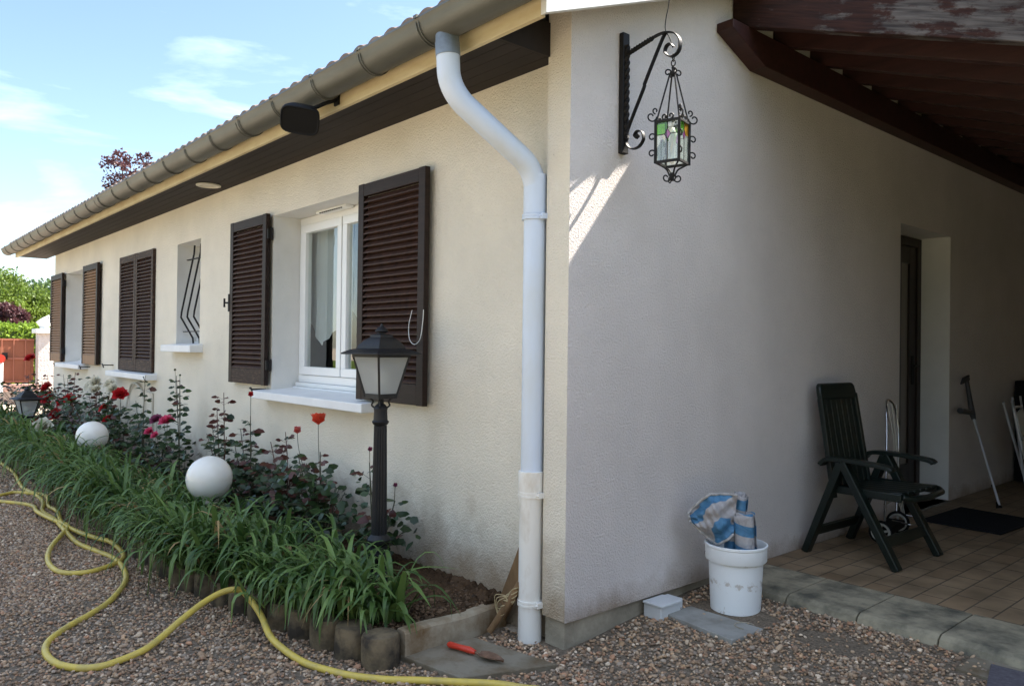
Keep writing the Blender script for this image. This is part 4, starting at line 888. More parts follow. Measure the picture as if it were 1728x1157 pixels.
# ------------------------------------------------------------------ lamp post
def lamp_post(x, y, z0, label, height_head, shaft=True, rz=0):
    """z of the lantern bottom = height_head above z0"""
    o = empty('lamp_post', label, 'lamp post', (x, y, z0), rz, 'black garden lamp posts in the flower bed')
    hb = height_head
    mb = MB()
    pr = [(.075, -.06), (.075, .02), (.062, .035), (.045, .07), (.048, .085), (.062, .10), (.066, .118), (.060, .132), (.045, .14), (.042, .165), (.054, .172), (.060, .185), (.060, .20), (.050, .212), (.040, .222)]
    top = hb - .145
    pr += [(.040, .225), (.037, (.225 + top) / 2), (.033, top - .003)]
    mb.lathe(pr, (0, 0, 0), 32, flute=(.224, top - .002))
    mb.lathe([(.033, top), (.040, top + .008), (.044, top + .018), (.036, top + .026), (.034, top + .075), (.036, top + .085), (.028, top + .10), (.016, top + .11), (.014, hb)], (0, 0, 0), 24)
    mb.build('column', M['lamp_iron'], o)
    # small S brackets
    mb = MB()
    for k in range(4):
        a = math.pi / 4 + k * math.pi / 2; c_, s_ = math.cos(a), math.sin(a)
        mb.tube(smooth([(.020 * c_, .020 * s_, hb - .062), (.045 * c_, .045 * s_, hb - .045), (.040 * c_, .040 * s_, hb - .022), (.066 * c_, .066 * s_, hb - .002)]), .0045, 7)
    mb.build('bracket', M['lamp_iron'], o)
    # head: four tapered sides
    a0, a1 = .056, .102; z0_, z1_ = hb, hb + .215
    mb = MB(); mb.box((-a0 - .004, -a0 - .004, z0_ - .008), (a0 + .004, a0 + .004, z0_ + .006))
    cs = [(-1, -1), (1, -1), (1, 1), (-1, 1)]
    for sx, sy in cs: mb.beam((sx * a0, sy * a0, z0_), (sx * a1, sy * a1, z1_), .011, .011)
    for (s1, s2) in zip(cs, cs[1:] + cs[:1]):
        mb.beam((s1[0] * a1, s1[1] * a1, z1_ - .006), (s2[0] * a1, s2[1] * a1, z1_ - .006), .013, .014); mb.beam((s1[0] * a0, s1[1] * a0, z0_ + .010), (s2[0] * a0, s2[1] * a0, z0_ + .010), .010, .012)
    mb.build('lantern_frame', M['lamp_iron'], o, .001)
    for (s1, s2) in zip(cs, cs[1:] + cs[:1]):
        mb = MB(); g = .997
        mb.add([(s1[0] * a0 * g, s1[1] * a0 * g, z0_ + .008), (s2[0] * a0 * g, s2[1] * a0 * g, z0_ + .008), (s2[0] * a1 * g, s2[1] * a1 * g, z1_ - .006), (s1[0] * a1 * g, s1[1] * a1 * g, z1_ - .006)], [(0, 1, 2, 3)]); mb.build('frosted_pane', M['frost'], o)
    # roof: square flared
    def sq(rows):
        vs = []; 
        for a, z in rows: vs += [(-a, -a, z), (a, -a, z), (a, a, z), (-a, a, z)]
        n = len(rows); fs = [(3, 2, 1, 0), tuple(range(4 * n - 4, 4 * n))]
        for i in range(n - 1):
            for k in range(4): fs.append((i * 4 + k, i * 4 + (k + 1) % 4, (i + 1) * 4 + (k + 1) % 4, (i + 1) * 4 + k))
        return vs, fs
    mb = MB(); mb.add(*sq([(.138, z1_ + .000), (.146, z1_ + .001), (.146, z1_ + .007), (.110, z1_ + .026), (.088, z1_ + .030), (.085, z1_ + .045), (.060, z1_ + .075), (.042, z1_ + .088), (.040, z1_ + .100), (.024, z1_ + .106)]))
    mb.lathe([(.024, z1_ + .104), (.020, z1_ + .112), (.034, z1_ + .118), (.034, z1_ + .123), (.020, z1_ + .138), (.008, z1_ + .146), (.006, z1_ + .156), (.001, z1_ + .160)], (0, 0, 0), 18)
    mb.build('lantern_roof', M['lamp_iron'], o, .0015)
    mb = MB(); mb.lathe([(.013, z0_ + .006), (.013, z0_ + .05), (.020, z0_ + .06), (.028, z0_ + .10), (.028, z0_ + .12), (.014, z0_ + .145), (.001, z0_ + .15)], (0, 0, 0), 16); mb.build('bulb', M['globe'], o)
    return o
lamp_post(-1.09, -.25, .12, 'tall black lamp post with frosted square lantern in front of the near shutter', .925, rz=R(8))
lamp_post(-8.5, -.62, .10, 'far black garden lantern among leaves at the end of the bed', .30, rz=R(8))
# globes
def globe(x, y, z, rad, label):
    o = empty('globe_lamp', label, 'globe lamp', (x, y, .09), 0, 'white globe lamps in the flower bed')
    z -= .09; n = 40; pr = []
    for k in range(29):
        t = -math.pi / 2 + math.pi * k / 28
        if rad * math.cos(t) < .055 and t < 0: continue
        pr.append((max(rad * math.cos(t), .0), rad * math.sin(t)))
    mb = MB(); mb.lathe(pr, (0, 0, z), n); mb.build('globe', M['globe'], o)
    b = z - rad
    mb = MB(); mb.lathe([(rad - .001, -.0015), (rad + .0008, 0), (rad - .001, .0015)], (0, 0, z), 40); mb.build('seam', M['globe'], o)
    mb = MB(); mb.lathe([(.058, b - .012), (.060, b + .008), (.056, b + .022), (.05, b + .024)], (0, 0, 0), 24); mb.build('collar', M['cable'], o)
    mb = MB(); mb.lathe([(.045, -.05), (.045, .01), (.020, .025), (.020, b - .03), (.045, b - .012)], (0, 0, 0), 18); mb.build('stem', M['lamp_iron'], o)
globe(-2.70, -.53, .44, .143, 'large white opal globe lamp on a short stem, nearer the camera')
globe(-5.60, -.56, .44, .138, 'white opal globe lamp farther along the bed under the small window')

# ------------------------------------------------------------------ border edging
pts = LOGLINE; dist = 0; i = 0; step_ = .165; cur = Vector((*pts[0], 0)); seg = 0; placed = []
lens = [math.dist(a, b) for a, b in zip(pts, pts[1:])]; tot = sum(lens); s = .0
while s < tot:
    acc = 0
    for (a, b), L_ in zip(zip(pts, pts[1:]), lens):
        if s <= acc + L_: t = (s - acc) / L_; placed.append((a[0] + (b[0] - a[0]) * t, a[1] + (b[1] - a[1]) * t)); break
        acc += L_
    s += step_
lab_log = 'dark mossy round concrete edging log under the strappy leaves'
mb = MB(); mb.lathe([(.077, -.05), (.079, .05), (.077, .118), (.071, .130), (.03, .133)], (0, 0, 0), 24); lm = None
for k, (x, y) in enumerate(placed):
    if lm is None:
        o = mb.build('edging_log', M['log'], None, 0); lm = o.data
    else:
        o = bpy.data.objects.new('edging_log', lm); COL.objects.link(o)
    o.location = (x, y, random.uniform(-.008, .004) if k else 0); o.rotation_euler = (random.uniform(-.03, .03), random.uniform(-.03, .03), random.uniform(0, 6))
    tag(o, 'round concrete edging log at the corner beside the low kerb, its top bare' if k == 0 else lab_log, 'edging log', 'concrete logs edging the flower bed')
mb = MB(); mb.add([], []); kb = MB()
n_ = 14; vs = []
for i in range(n_ + 1):
    t = i / n_; x = -.385 - .055 * t; y = -.57 + .60 * t; zt = .128 + .004 * math.sin(t * 9) - .02 * t
    vs += [(x - .038, y, -.04), (x + .032, y, -.04), (x + .030, y, zt - .012), (x + .020, y, zt), (x - .028, y, zt), (x - .038, y, zt - .010)]
fs = [tuple(reversed(range(6))), tuple(n_ * 6 + k for k in range(6))]
for i in range(n_):
    for k in range(6): fs.append((i * 6 + k, i * 6 + (k + 1) % 6, (i + 1) * 6 + (k + 1) % 6, (i + 1) * 6 + k))
kb.add(vs, fs); tag(kb.build('kerb_stone', M['kerb'], None, .004), 'low stained concrete kerb closing the bed beside the downpipe', 'kerb')

# slabs
def slab(name, poly, z0, z1, m_, label, cat):
    mb = MB(); mb.prism(poly, 2, z0, z1); return tag(mb.build(name, m_, None, .004), label, cat)
slab('paving_slab', SLAB, -.02, .026, M['slab_dirty'], 'brown stained paving slab under the trowel at the foot of the downpipe', 'slab')
ml = slab('manhole_cover', MAN, -.02, .074, M['slab'], 'square grey concrete cover set in gravel under the bucket', 'cover')
mb = MB(); mb.tube([(.42 + .045 * math.cos(a), .72 + .045 * math.sin(a), .0752) for a in [R(60 + 26 * k) for k in range(10)]], .003, 6); mb.build('lifting_ring', M['plinth'], ml)

# meter box at the plinth
vb = empty('vent_box', 'small white plastic box against the foot of the gable wall', 'box', (0, .60, .0))
mb = MB(); mb.box((.002, -.075, .02), (.105, .075, .112)); mb.build('housing', M['box_plastic'], vb, .005)
mb = MB(); mb.box((.001, -.082, .113), (.115, .068, .124)); mb.box((.001, .076, .06), (.09, .11, .118)); mb.build('lid', M['box_plastic'], vb, .003)

# bucket with rolled woven bag
bx, by = .265, .885
bk = empty('bucket', 'dirty white plastic bucket standing on the concrete cover', 'bucket', (bx, by, .075)); bk.scale = (.9, .9, .9)
mb = MB(); mb.lathe([(.120, 0), (.128, .004), (.140, .262), (.154, .264), (.158, .270), (.158, .335), (.162, .340), (.162, .350), (.155, .352), (.150, .345), (.146, .27), (.135, .262), (.124, .012), (.001, .010)], (0, 0, 0), 48); mb.build('body', M['bucket'], bk)
mb = MB(); mb.tube([(.158 * math.cos(a) * 1.01, .158 * math.sin(a) * 1.01, .30 - .10 * math.sin(max(0, min(1, (a - R(175)) / R(165))) * math.pi)) for a in [R(175 + 165 * k / 24) for k in range(25)]], .0025, 7)
bh = mb.build('bucket_handle', M['chrome'], bk); bh.rotation_euler = (0, 0, R(-118))
bag = empty('woven_bag', 'rolled and crumpled blue and grey woven bag stuffed in the bucket', 'bag', (bx + .01, by, .318)); bag.scale = (.9, .9, .9)
# rolls standing in the bucket
def roll(cx, cy, z0, z1, r0, lean, spiral=2.2, squash=.8, seed=1):
    rd = random.Random(seed); nz_ = 18; nt_ = 70; V = []
    for j in range(nz_ + 1):
        t = j / nz_; z = z0 + (z1 - z0) * t
        for i in range(nt_ + 1):
            s = i / nt_; a = s * spiral * 2 * math.pi; rr = r0 * (1 - .45 * s) * (1 + .06 * math.sin(a * 3 + z * 21) + .03 * math.sin(z * 47 + a))
            V.append((cx + lean[0] * t + rr * math.cos(a + .6), cy + lean[1] * t + squash * rr * math.sin(a + .6), z + .012 * math.sin(a * 1.3 + seed)))
    return V, [(j * (nt_ + 1) + i, j * (nt_ + 1) + i + 1, (j + 1) * (nt_ + 1) + i + 1, (j + 1) * (nt_ + 1) + i) for j in range(nz_) for i in range(nt_)]
mb = MB(); mb.add(*roll(.045, .005, -.20, .235, .062, (-.010, .0)), True); ro = mb.build('rolled_sheet', M['bag_roll'], bag); sm_ = ro.modifiers.new('solid', 'SOLIDIFY'); sm_.thickness = .0015
mb = MB(); mb.add(*roll(-.010, .02, -.20, .33, .040, (.0, .02), seed=4), True); ro = mb.build('rolled_sheet', M['bag_roll'], bag); sm_ = ro.modifiers.new('solid', 'SOLIDIFY'); sm_.thickness = .0015
mb = MB(); mb.add(*roll(-.055, .0, -.20, .16, .040, (.015, .0), seed=9), True); ro = mb.build('rolled_sheet', M['bag_roll'], bag); sm_ = ro.modifiers.new('solid', 'SOLIDIFY'); sm_.thickness = .0015
# crumpled flap leaning out to the left
nu, nv = 34, 30; V = []
cxr = Vector((.797, .604, 0))  # roughly along the view's horizontal
outline_top = lambda u: .30 + .055 * math.sin(u * 2.9) - .05 * (1 - u) ** 2
for i in range(nu + 1):
    u_ = i / nu
    for j in range(nv + 1):
        v_ = j / nv
        xx = -.235 + .235 * u_ + .03 * (v_ - .5) * (u_ - .4)
        top = .335 - .10 * max(0, .45 - u_) ** 1.3 * 3 ; bot = .06 + .085 * u_ + .19 * max(0, .35 - u_) ** 1.0
        bot = .07 + .20 * abs(u_ - .62) ** 1.2
        z = bot + (top - bot) * v_
        dpt = .052 * math.sin(math.pi * v_) * math.sin(math.pi * min(1, u_ * 1.05)) + .014 * math.sin(u_ * 9 + v_ * 4) + .009 * math.sin(v_ * 15 - u_ * 6) + .005 * math.sin(u_ * 31 + v_ * 22)
        p = cxr * xx + Vector((.604, -.797, 0)) * (dpt + .015); V.append((p.x - .01, p.y - .01, z))
o_ = len(V)
V += [(x - .604 * .045 * math.sin(math.pi * ((k % (nv + 1)) / nv)) - .006, y + .797 * .045 * math.sin(math.pi * ((k % (nv + 1)) / nv)) + .008, z) for k, (x, y, z) in enumerate(V[:])]
fs = [(i * (nv + 1) + j, i * (nv + 1) + j + 1, (i + 1) * (nv + 1) + j + 1, (i + 1) * (nv + 1) + j) for i in range(nu) for j in range(nv)]
fs += [tuple(o_ + q for q in reversed(t)) for t in fs]
mb = MB(); mb.add(V, fs, True); cf = mb.build('crumpled_flap', M['bag'], bag)
mb = MB()
hem = [V[i * (nv + 1)] for i in range(nu + 1)]; mb.tube([(x + .002, y - .003, z) for x, y, z in hem], .007, 8)
hem = [V[j] for j in range(nv + 1)]; mb.tube([(x, y - .004, z) for x, y, z in hem], .006, 8)
hem = [V[i * (nv + 1) + nv] for i in range(nu + 1)]; mb.tube([(x + .002, y - .003, z) for x, y, z in hem], .007, 8)
mb.build('hem', mat('bag_hem', (.40, .38, .36), .7, .2, 30, .002, 60), bag)

# ------------------------------------------------------------------ tools behind the pipe
mb = MB(); mb.prism([(-.485, .02), (-.43, .0), (-.285, .22), (-.275, .40), (-.30, .405), (-.335, .33), (-.45, .10)], 1, .005, .025)
tag(mb.build('wooden_board', M['oldwood'], None, .002), 'weathered pointed board leaning on the wall beside the downpipe', 'board')
mb = MB(); mb.tube([(-.335, -.135, .035), (-.27, -.09, .16), (-.235, -.045, .26)], [.015, .016, .014], 10)
sk = mb.build('stick', M['oldwood']); tag(sk, 'short wooden stick wound with twine leaning on the downpipe', 'stick')
mb = MB()
for k in range(9):
    t = .42 + .055 * k + random.uniform(-.02, .02); c0 = Vector((-.335, -.135, .035)).lerp(Vector((-.235, -.045, .26)), t)
    pts_ = [(c0.x + .021 * math.cos(a) , c0.y + .021 * math.sin(a) * .9, c0.z + .012 * math.sin(a * 1 + k) ) for a in [2 * math.pi * q / 14 for q in range(14)]]
    mb.tube(pts_, .0028, 6, closed=True)
for k in range(3): mb.tube(smooth([(-.262, -.09, .20), (-.30 - .012 * k, -.115, .175 + .01 * k), (-.31, -.11, .14 - .012 * k), (-.275, -.10, .15)]), .002, 5)
mb.build('twine', M['twine'], sk)
tr_ = empty('trowel', 'rusty garden trowel with a red handle lying on the slab', 'trowel', (-.175, -.345, .030), R(14))
mb = MB(); mb.tube([(-.145, 0, .014), (-.135, 0, .014), (-.08, 0, .015), (-.03, 0, .016), (.0, 0, .013)], [.008, .0135, .0115, .014, .009], 14); mb.build('handle', M['trowel_red'], tr_)
mb = MB(); V = []
for i in range(11):
    t = i / 10; w_ = .032 * (1 - (2 * max(t - .35, 0) / 1.3) ** 2.2) * min(1, .45 + t * 3)
    if i == 10: w_ = .003
    for j in range(5): s_ = j / 2 - 1; V.append((.02 + .125 * t, s_ * w_, .006 + .010 * s_ * s_ + .004 * (1 - t)))
mb.add(V, [(i * 5 + j, i * 5 + j + 1, (i + 1) * 5 + j + 1, (i + 1) * 5 + j) for i in range(10) for j in range(4)], True); mb.tube([(-.005, 0, .014), (.03, 0, .008)], .005, 8); mb.build('blade', M['steel_dirty'], tr_)

# ------------------------------------------------------------------ hose
HA = [(-9.2, -1.02, .016), (-7.477, -1.02, .016), (-6.606, -1.021, .016), (-5.694, -1.093, .016), (-5.258, -1.067, .016), (-4.829, -1.081, .016), (-4.435, -1.155, .018), (-4.115, -1.139, .016), (-3.6, -1.179, .045), (-3.233, -1.171, .02), (-2.935, -1.118, .016), (-2.704, -1.082, .016), (-2.411, -1.106, .02), (-2.174, -1.162, .016), (-1.893, -1.305, .016), (-1.736, -1.434, .016), (-1.627, -1.544, .016), (-1.491, -1.642, .016), (-1.356, -1.679, .016), (-1.208, -1.669, .016), (-1.105, -1.615, .016), (-1.059, -1.542, .017), (-1.075, -1.452, .019), (-1.097, -1.365, .03), (-1.155, -1.274, .05), (-1.222, -1.175, .08), (-1.294, -1.057, .11), (-1.312, -.964, .135), (-1.283, -.905, .143), (-1.249, -.875, .122), (-1.063, -.884, .08), (-.869, -.925, .05), (-.733, -.923, .03), (-.578, -.904, .018), (-.445, -.86, .016), (-.344, -.813, .016), (-.235, -.732, .016), (-.138, -.635, .018), (-.040, -.545, .020), (.054, -.452, .020), (.137, -.386, .016), (.34, -.30, .016), (.75, -.42, .016)]
HB = [(-5.178, -1.423), (-5.341, -1.306), (-5.428, -1.194), (-5.322, -1.108), (-5.2, -1.03), (-4.998, -1.020), (-4.637, -1.080), (-4.23, -1.095), (-3.785, -1.150), (-3.431, -1.12), (-3.188, -1.07), (-3.02, -1.025), (-2.82, -1.01), (-2.647, -1.055), (-2.555, -1.144), (-2.493, -1.255), (-2.53, -1.353), (-2.639, -1.401), (-2.884, -1.397), (-3.082, -1.349), (-3.398, -1.232), (-3.658, -1.137), (-3.875, -1.165), (-4.146, -1.20), (-4.358, -1.21), (-4.664, -1.172), (-4.838, -1.217), (-5.056, -1.344), (-5.178, -1.423)]
hs = empty('garden_hose', 'yellow garden hose snaking across the gravel in loops', 'hose')
mb = MB(); mb.tube(smooth(HA, 7), .0145, 12); mb.build('hose_run', M['hose'], hs)
mb = MB(); mb.tube(smooth([(x, y, .018 + (.026 if -4.5 < x < -2.9 else 0)) for x, y in HB], 7), .0145, 12); mb.build('hose_loop', M['hose'], hs)

# ------------------------------------------------------------------ chair
ch = empty('garden_chair', 'dark green plastic high-backed garden armchair against the gable wall', 'chair', (.335, 2.215, .13), R(-2))
mb = MB(); mb.tube  # seat
def slats(mb, w0, w1, p0, p1, n, th, gap=.006, curve=0):
    """n strips from p0 to p1 (x,z), spread over y"""
    for k in range(n):
        ya = -w0 / 2 + w0 * k / n + gap / 2; yb = -w0 / 2 + w0 * (k + 1) / n - gap / 2; ya1 = ya * w1 / w0; yb1 = yb * w1 / w0
        d = Vector((p1[0] - p0[0], 0, p1[1] - p0[1])).normalized(); nn = Vector((-d.z, 0, d.x)) * th
        c0 = curve * (1 - (2 * (k + .5) / n - 1) ** 2)
        q0 = Vector((p0[0], 0, p0[1])) - nn.normalized() * c0; q1 = Vector((p1[0], 0, p1[1])) - nn.normalized() * c0
        vs = [q0 + Vector((0, ya, 0)), q0 + Vector((0, yb, 0)), q1 + Vector((0, yb1, 0)), q1 + Vector((0, ya1, 0))]
        vs += [v + nn for v in vs]; mb.add(vs, [(0, 1, 2, 3), (7, 6, 5, 4), (0, 4, 5, 1), (1, 5, 6, 2), (2, 6, 7, 3), (3, 7, 4, 0)])
mb = MB(); slats(mb, .46, .46, (-.12, .375), (.26, .395), 6, .022); mb.tube([(.26, -.23, .395), (.29, -.20, .385), (.30, 0, .375), (.29, .20, .385), (.26, .23, .395)], .018, 10); mb.box((-.13, -.245, .365), (.26, -.225, .41)); mb.box((-.13, .225, .365), (.26, .245, .41)); mb.build('seat', M['green_plastic'], ch, .005)
mb = MB(); slats(mb, .44, .42, (-.13, .36), (-.225, .90), 7, .022, gap=.004); mb.build('backrest', M['green_plastic'], ch, .005)
mb = MB()
vs = []; 
for k, (w_, zz) in enumerate(((.21, .89), (.212, .93), (.205, .965), (.185, .985))):
    xx = -.222 - (zz - .89) * .2
    vs += [(xx - .022, -w_, zz), (xx + .012, -w_, zz), (xx + .012, w_, zz), (xx - .022, w_, zz)]
fs = [(3, 2, 1, 0), (12, 13, 14, 15)]
for i in range(3):
    for k in range(4): fs.append((i * 4 + k, i * 4 + (k + 1) % 4, (i + 1) * 4 + (k + 1) % 4, (i + 1) * 4 + k))
mb.add(vs, fs); mb.build('headrest', M['green_plastic'], ch, .010)
for sy in (-1, 1): mb = MB(); mb.beam((-.13, sy * .215, .33), (-.228, sy * .20, .92), .03, .030, (1, 0, 0)); mb.build('back_frame', M['green_plastic'], ch, .005)
for sy in (-1, 1):
    yy = sy * .262
    mb = MB(); mb.beam((-.06, yy, .545), (-.275, yy, .0), .046, .062, (0, 1, 0), .040, .056); mb.build('leg', M['green_plastic'], ch, .006)
    yy = sy * .262 + sy * .0
    mb = MB(); mb.beam((-.055, yy - sy * .001, .55), (.255, yy, .0), .046, .062, (0, 1, 0), .040, .056); mb.build('leg', M['green_plastic'], ch, .006)
    mb = MB(); mb.tube(smooth([(-.25, yy, .525), (-.22, yy, .555), (-.05, yy, .565), (.10, yy, .560), (.20, yy, .548), (.215, yy, .535)]), [.012, .014] * 0 + [.020], 4) if 0 else None
    P_ = smooth([(-.185, yy, .520), (-.15, yy, .553), (-.05, yy, .562), (.10, yy, .556), (.20, yy, .546), (.225, yy, .530)], 4); mb.strap(P_, (0, 1, 0), .062, .024); mb.build('armrest', M['green_plastic'], ch, .008)
mb = MB(); mb.beam((.175, -.262, .135), (.175, .262, .135), .06, .022, (1, 0, .5)); mb.build('crossbar', M['green_plastic'], ch, .004)
mb = MB(); mb.beam((-.220, -.262, .13), (-.220, .262, .13), .06, .022, (1, 0, -.5)); mb.build('crossbar', M['green_plastic'], ch, .004)

# folded luggage trolley
tl_ = empty('luggage_trolley', 'folding chrome luggage trolley leaning by the door behind the chair', 'trolley', (.14, 2.86, .13), R(8))
mb = MB(); mb.tube(smooth([(.06, -.28, .12), (.02, -.10, .60), (-.0, -.04, .80), (-.02, .06, .86), (0, .16, .80), (.02, .18, .60), (.06, -.02, .12)]), .008, 10); mb.tube([(.03, -.12, .52), (.03, .15, .52)], .006, 8); mb.tube([(.05, -.25, .22), (.05, .03, .22)], .006, 8)
mb.tube(smooth([(.06, -.12, .10), (.17, -.12, .09), (.20, 0, .085), (.17, .12, .09), (.06, .12, .10)]), .006, 8); mb.build('frame', M['chrome'], tl_)
mb = MB()
for q in range(3): mb.tube(smooth([(.0 + .02 * q, -.02 + .03 * q, .84), (.05, -.05 + .05 * q, .60), (.03 + .02 * q, .03 - .02 * q, .35), (.09, .0 + .03 * q, .12), (.10, .05 * q, .02)]), .0025, 6)
mb.build('elastic_cord', M['cable'], tl_)
for yy in (-.40, -.02):
    mb = MB(); wv_ = []
    for a in range(24):
        t = 2 * math.pi * a / 24; wv_.append((.07 + .062 * math.cos(t), yy, .075 + .062 * math.sin(t)))
    mb.tube(wv_, .010, 8, closed=True); wh = mb.build('wheel', M['black'], tl_)
    mb = MB(); mb.tube([(.07 + .050 * math.cos(2 * math.pi * a / 20), yy - .004, .075 + .050 * math.sin(2 * math.pi * a / 20)) for a in range(20)], .009, 6, closed=True)
    for a in range(5): t = 2 * math.pi * a / 5 + .3; mb.beam((.07, yy, .075), (.07 + .046 * math.cos(t), yy, .075 + .046 * math.sin(t)), .012, .010, (0, 1, 0))
    mb.tube([(.07, yy - .014, .075), (.07, yy + .014, .075)], .014, 12); mb.build('rim', M['wheel_white'], wh)
mb = MB(); mb.box((.02, -.375, .055), (.12, -.045, .10)); mb.build('axle_block', M['black'], tl_, .006)
slab('doormat', [(.15, 3.36), (.66, 3.33), (.70, 4.02), (.17, 4.09)], .132, .142, M['mat'], 'dark rectangular doormat on the terrace tiles by the brown door', 'doormat')
rg = slab('floor_mat', [(1.36, .78), (1.95, .85), (1.90, 1.075), (1.30, 1.03)], .096, .106, M['rug'], 'grey violet ribbed mat at the foot of the step', 'mat')

# crutch
ct = empty('crutch', 'grey elbow crutch propped against the wall beyond the doormat', 'crutch', (.355, 4.34, .13))
tip = Vector((0, 0, .0)); jn = Vector((.085 - .355, 4.585 - 4.34, .685)); el = Vector((.050 - .355, 4.56 - 4.34, .955))
mb = MB(); mb.tube([tip + Vector((0, 0, .02)), tip.lerp(jn, .97)], .0095, 10); mb.build('tube', M['alu'], ct)
mb = MB(); mb.tube([tip, tip.lerp(jn, .03), tip.lerp(jn, .06)], [.022, .016, .012], 12); mb.build('rubber_tip', M['black'], ct)
mb = MB(); mb.tube([tip.lerp(jn, .22), tip.lerp(jn, .235)], .012, 10); mb.build('collar', M['black'], ct)
hd = (jn + Vector((-.012, -.22, .035)))
mb = MB(); mb.tube(smooth([tip.lerp(jn, .95), jn, jn.lerp(el, .4), el]), [.014] * 18 + [.013], 10) if 0 else mb.tube([tip.lerp(jn, .94), jn, jn.lerp(el, .5), el], [.016, .024, .018, .016], 10)
mb.tube([jn + Vector((0, 0, .01)), hd], [.020, .022], 10); mb.tube([hd, hd + (hd - jn).normalized() * .012], .024, 10)
mb.strap(smooth([el + Vector((0, .04, -.01)), el + Vector((.0, .02, .012)), el + Vector((.03, -.07, .02)), el + Vector((.02, -.17, .0))]), (.3, 0, 1), .055, .012); mb.build('handle', M['grey_plastic'], ct, .001)

# folding step stool at the right edge
ld = empty('step_stool', 'folded aluminium step stool at the right edge beyond the crutch', 'step stool', (.32, 5.0, .13), R(4))
mb = MB()
for yy in (-.13, .16):
    mb.beam((.10, yy - .14, .0), (-.12, yy + .38, .80), .030, .015, (1, 0, 0))
    mb.beam((-.11, yy + .02, .78), (.02, yy + .32, .0), .028, .015, (1, 0, 0))
mb.build('leg_frame', M['alu'], ld, .002)
mb = MB(); mb.tube(smooth([(.02, -.09, .40), (-.03, -.12, .70), (-.035, -.11, .735), (-.03, .08, .735), (-.02, .12, .70), (.03, .18, .40)]), .010, 8); mb.build('top_rail', M['alu'], ld)
mb = MB(); mb.beam((-.02, .0, .71), (.01, .04, .52), .20, .012, (1, 0, 0)); mb.beam((.0, .05, .48), (.02, .10, .34), .20, .012, (1, 0, 0)); mb.build('tread', M['wheel_white'], ld, .003)
cbn = empty('storage_cabinet', 'black storage cabinet in the dark far corner of the carport', 'cabinet', (.22, 6.30, .13))
mb = MB(); mb.box((-.20, -.42, 0), (.22, .5, .93)); mb.build('body', M['black'], cbn, .01)
mb = MB(); mb.box((.221, -.40, .05), (.235, .03, .88)); mb.box((.221, .045, .05), (.235, .48, .88)); mb.build('cabinet_door', M['black'], cbn, .003)

# cable coil near the closed shutters
mb = MB(); mb.tube([(-6.46 + .30 * math.cos(a), .035 + .01 * math.sin(3 * a), .645 + .24 * math.sin(a)) for a in [2 * math.pi * k / 36 for k in range(36)]], .011, 8, closed=True)
tag(mb.build('hose_coil', M['cable']), 'grey hose ring hung on the wall below the closed shutters', 'hose ring')
mb = MB(); mb.tube([(-5.90, .045, .02), (-5.90, .045, .80), (-6.05, .035, .82)], .011, 8)
tag(mb.build('water_pipe', M['cable']), 'thin pale water pipe up the wall beside the grey hose ring', 'pipe')

# ------------------------------------------------------------------ strap-leaved border
def strap_leaves(P, az, tilt, length, width, droop, tint, n=12):
    """vectorised arching leaves, 3 verts wide"""
    N = len(P); S = np.stack([-np.sin(az), np.cos(az), np.zeros(N)], 1); rad = np.stack([np.cos(az), np.sin(az), np.zeros(N)], 1); up = np.array([0, 0, 1.])
    pos = P.copy(); ang = tilt.copy(); rows = []; bend = rng.uniform(.38, .78, N)
    for i in range(n):
        t = i / (n - 1); w = width * (1 - t ** 2.6) * (.75 + .5 * min(t * 3, .5)); w = np.maximum(w, .0006)
        nrm = -rad * np.cos(ang)[:, None] * 1 + up * np.sin(ang)[:, None]
        rows += [pos - S * (w / 2)[:, None] + nrm * (w * .18)[:, None], pos, pos + S * (w / 2)[:, None] + nrm * (w * .18)[:, None]]
        d = rad * np.sin(ang)[:, None] + up * np.cos(ang)[:, None]
        pos = pos + d * (length / (n - 1))[:, None]
        pos[:, 2] = np.maximum(pos[:, 2], .012)
        wt = .35 + 3.2 * np.exp(-((t - bend) / .16) ** 2); ang = np.minimum(ang + droop / (n - 1) * wt * .85, 3.05)
    V = np.stack(rows, 1).reshape(-1, 3); k = 3 * n; F = []
    for i in range(n - 1):
        for j in range(2): F.append((i * 3 + j, i * 3 + j + 1, (i + 1) * 3 + j + 1, (i + 1) * 3 + j))
    F = (np.arange(N)[:, None, None] * k + np.array(F)[None]).reshape(-1, 4)
    tt = np.repeat(tint, k); return V, F, tt
def clump(cx, cy, cz, n, spread, lmin, lmax, bias=-math.pi / 2, wid=.016):
    az = rng.uniform(0, 2 * np.pi, n); m_ = rng.random(n) < .62; az[m_] = rng.normal(bias - .1, .75, m_.sum())
    P = np.stack([cx + rng.normal(0, spread, n), cy + rng.normal(0, spread, n), np.full(n, cz)], 1)
    L_ = rng.uniform(lmin, lmax, n); return P, az, np.abs(rng.normal(.38, .26, n)), L_, rng.uniform(wid * .6, wid * 1.15, n), rng.uniform(1.5, 3.1, n), np.clip(rng.beta(2, 3, n) + rng.normal(0, .08), 0, 1)
acc = []; x = -.95
while x > -10.9:
    yb = logy(x) + .11
    acc.append(clump(x, yb + rng.uniform(-.10, .0), .11, int(rng.uniform(40, 54)), .06, (.24 if x > -1.5 else .32), (.43 if x > -1.5 else .48 if -3.1 < x < -2.1 else .62), wid=.034))
    if rng.random() < .8: acc.append(clump(x - .08, yb + rng.uniform(.15, .28), .09, int(rng.uniform(26, 40)), .05, .30, .50, wid=.031))
    x -= rng.uniform(.14, .20)
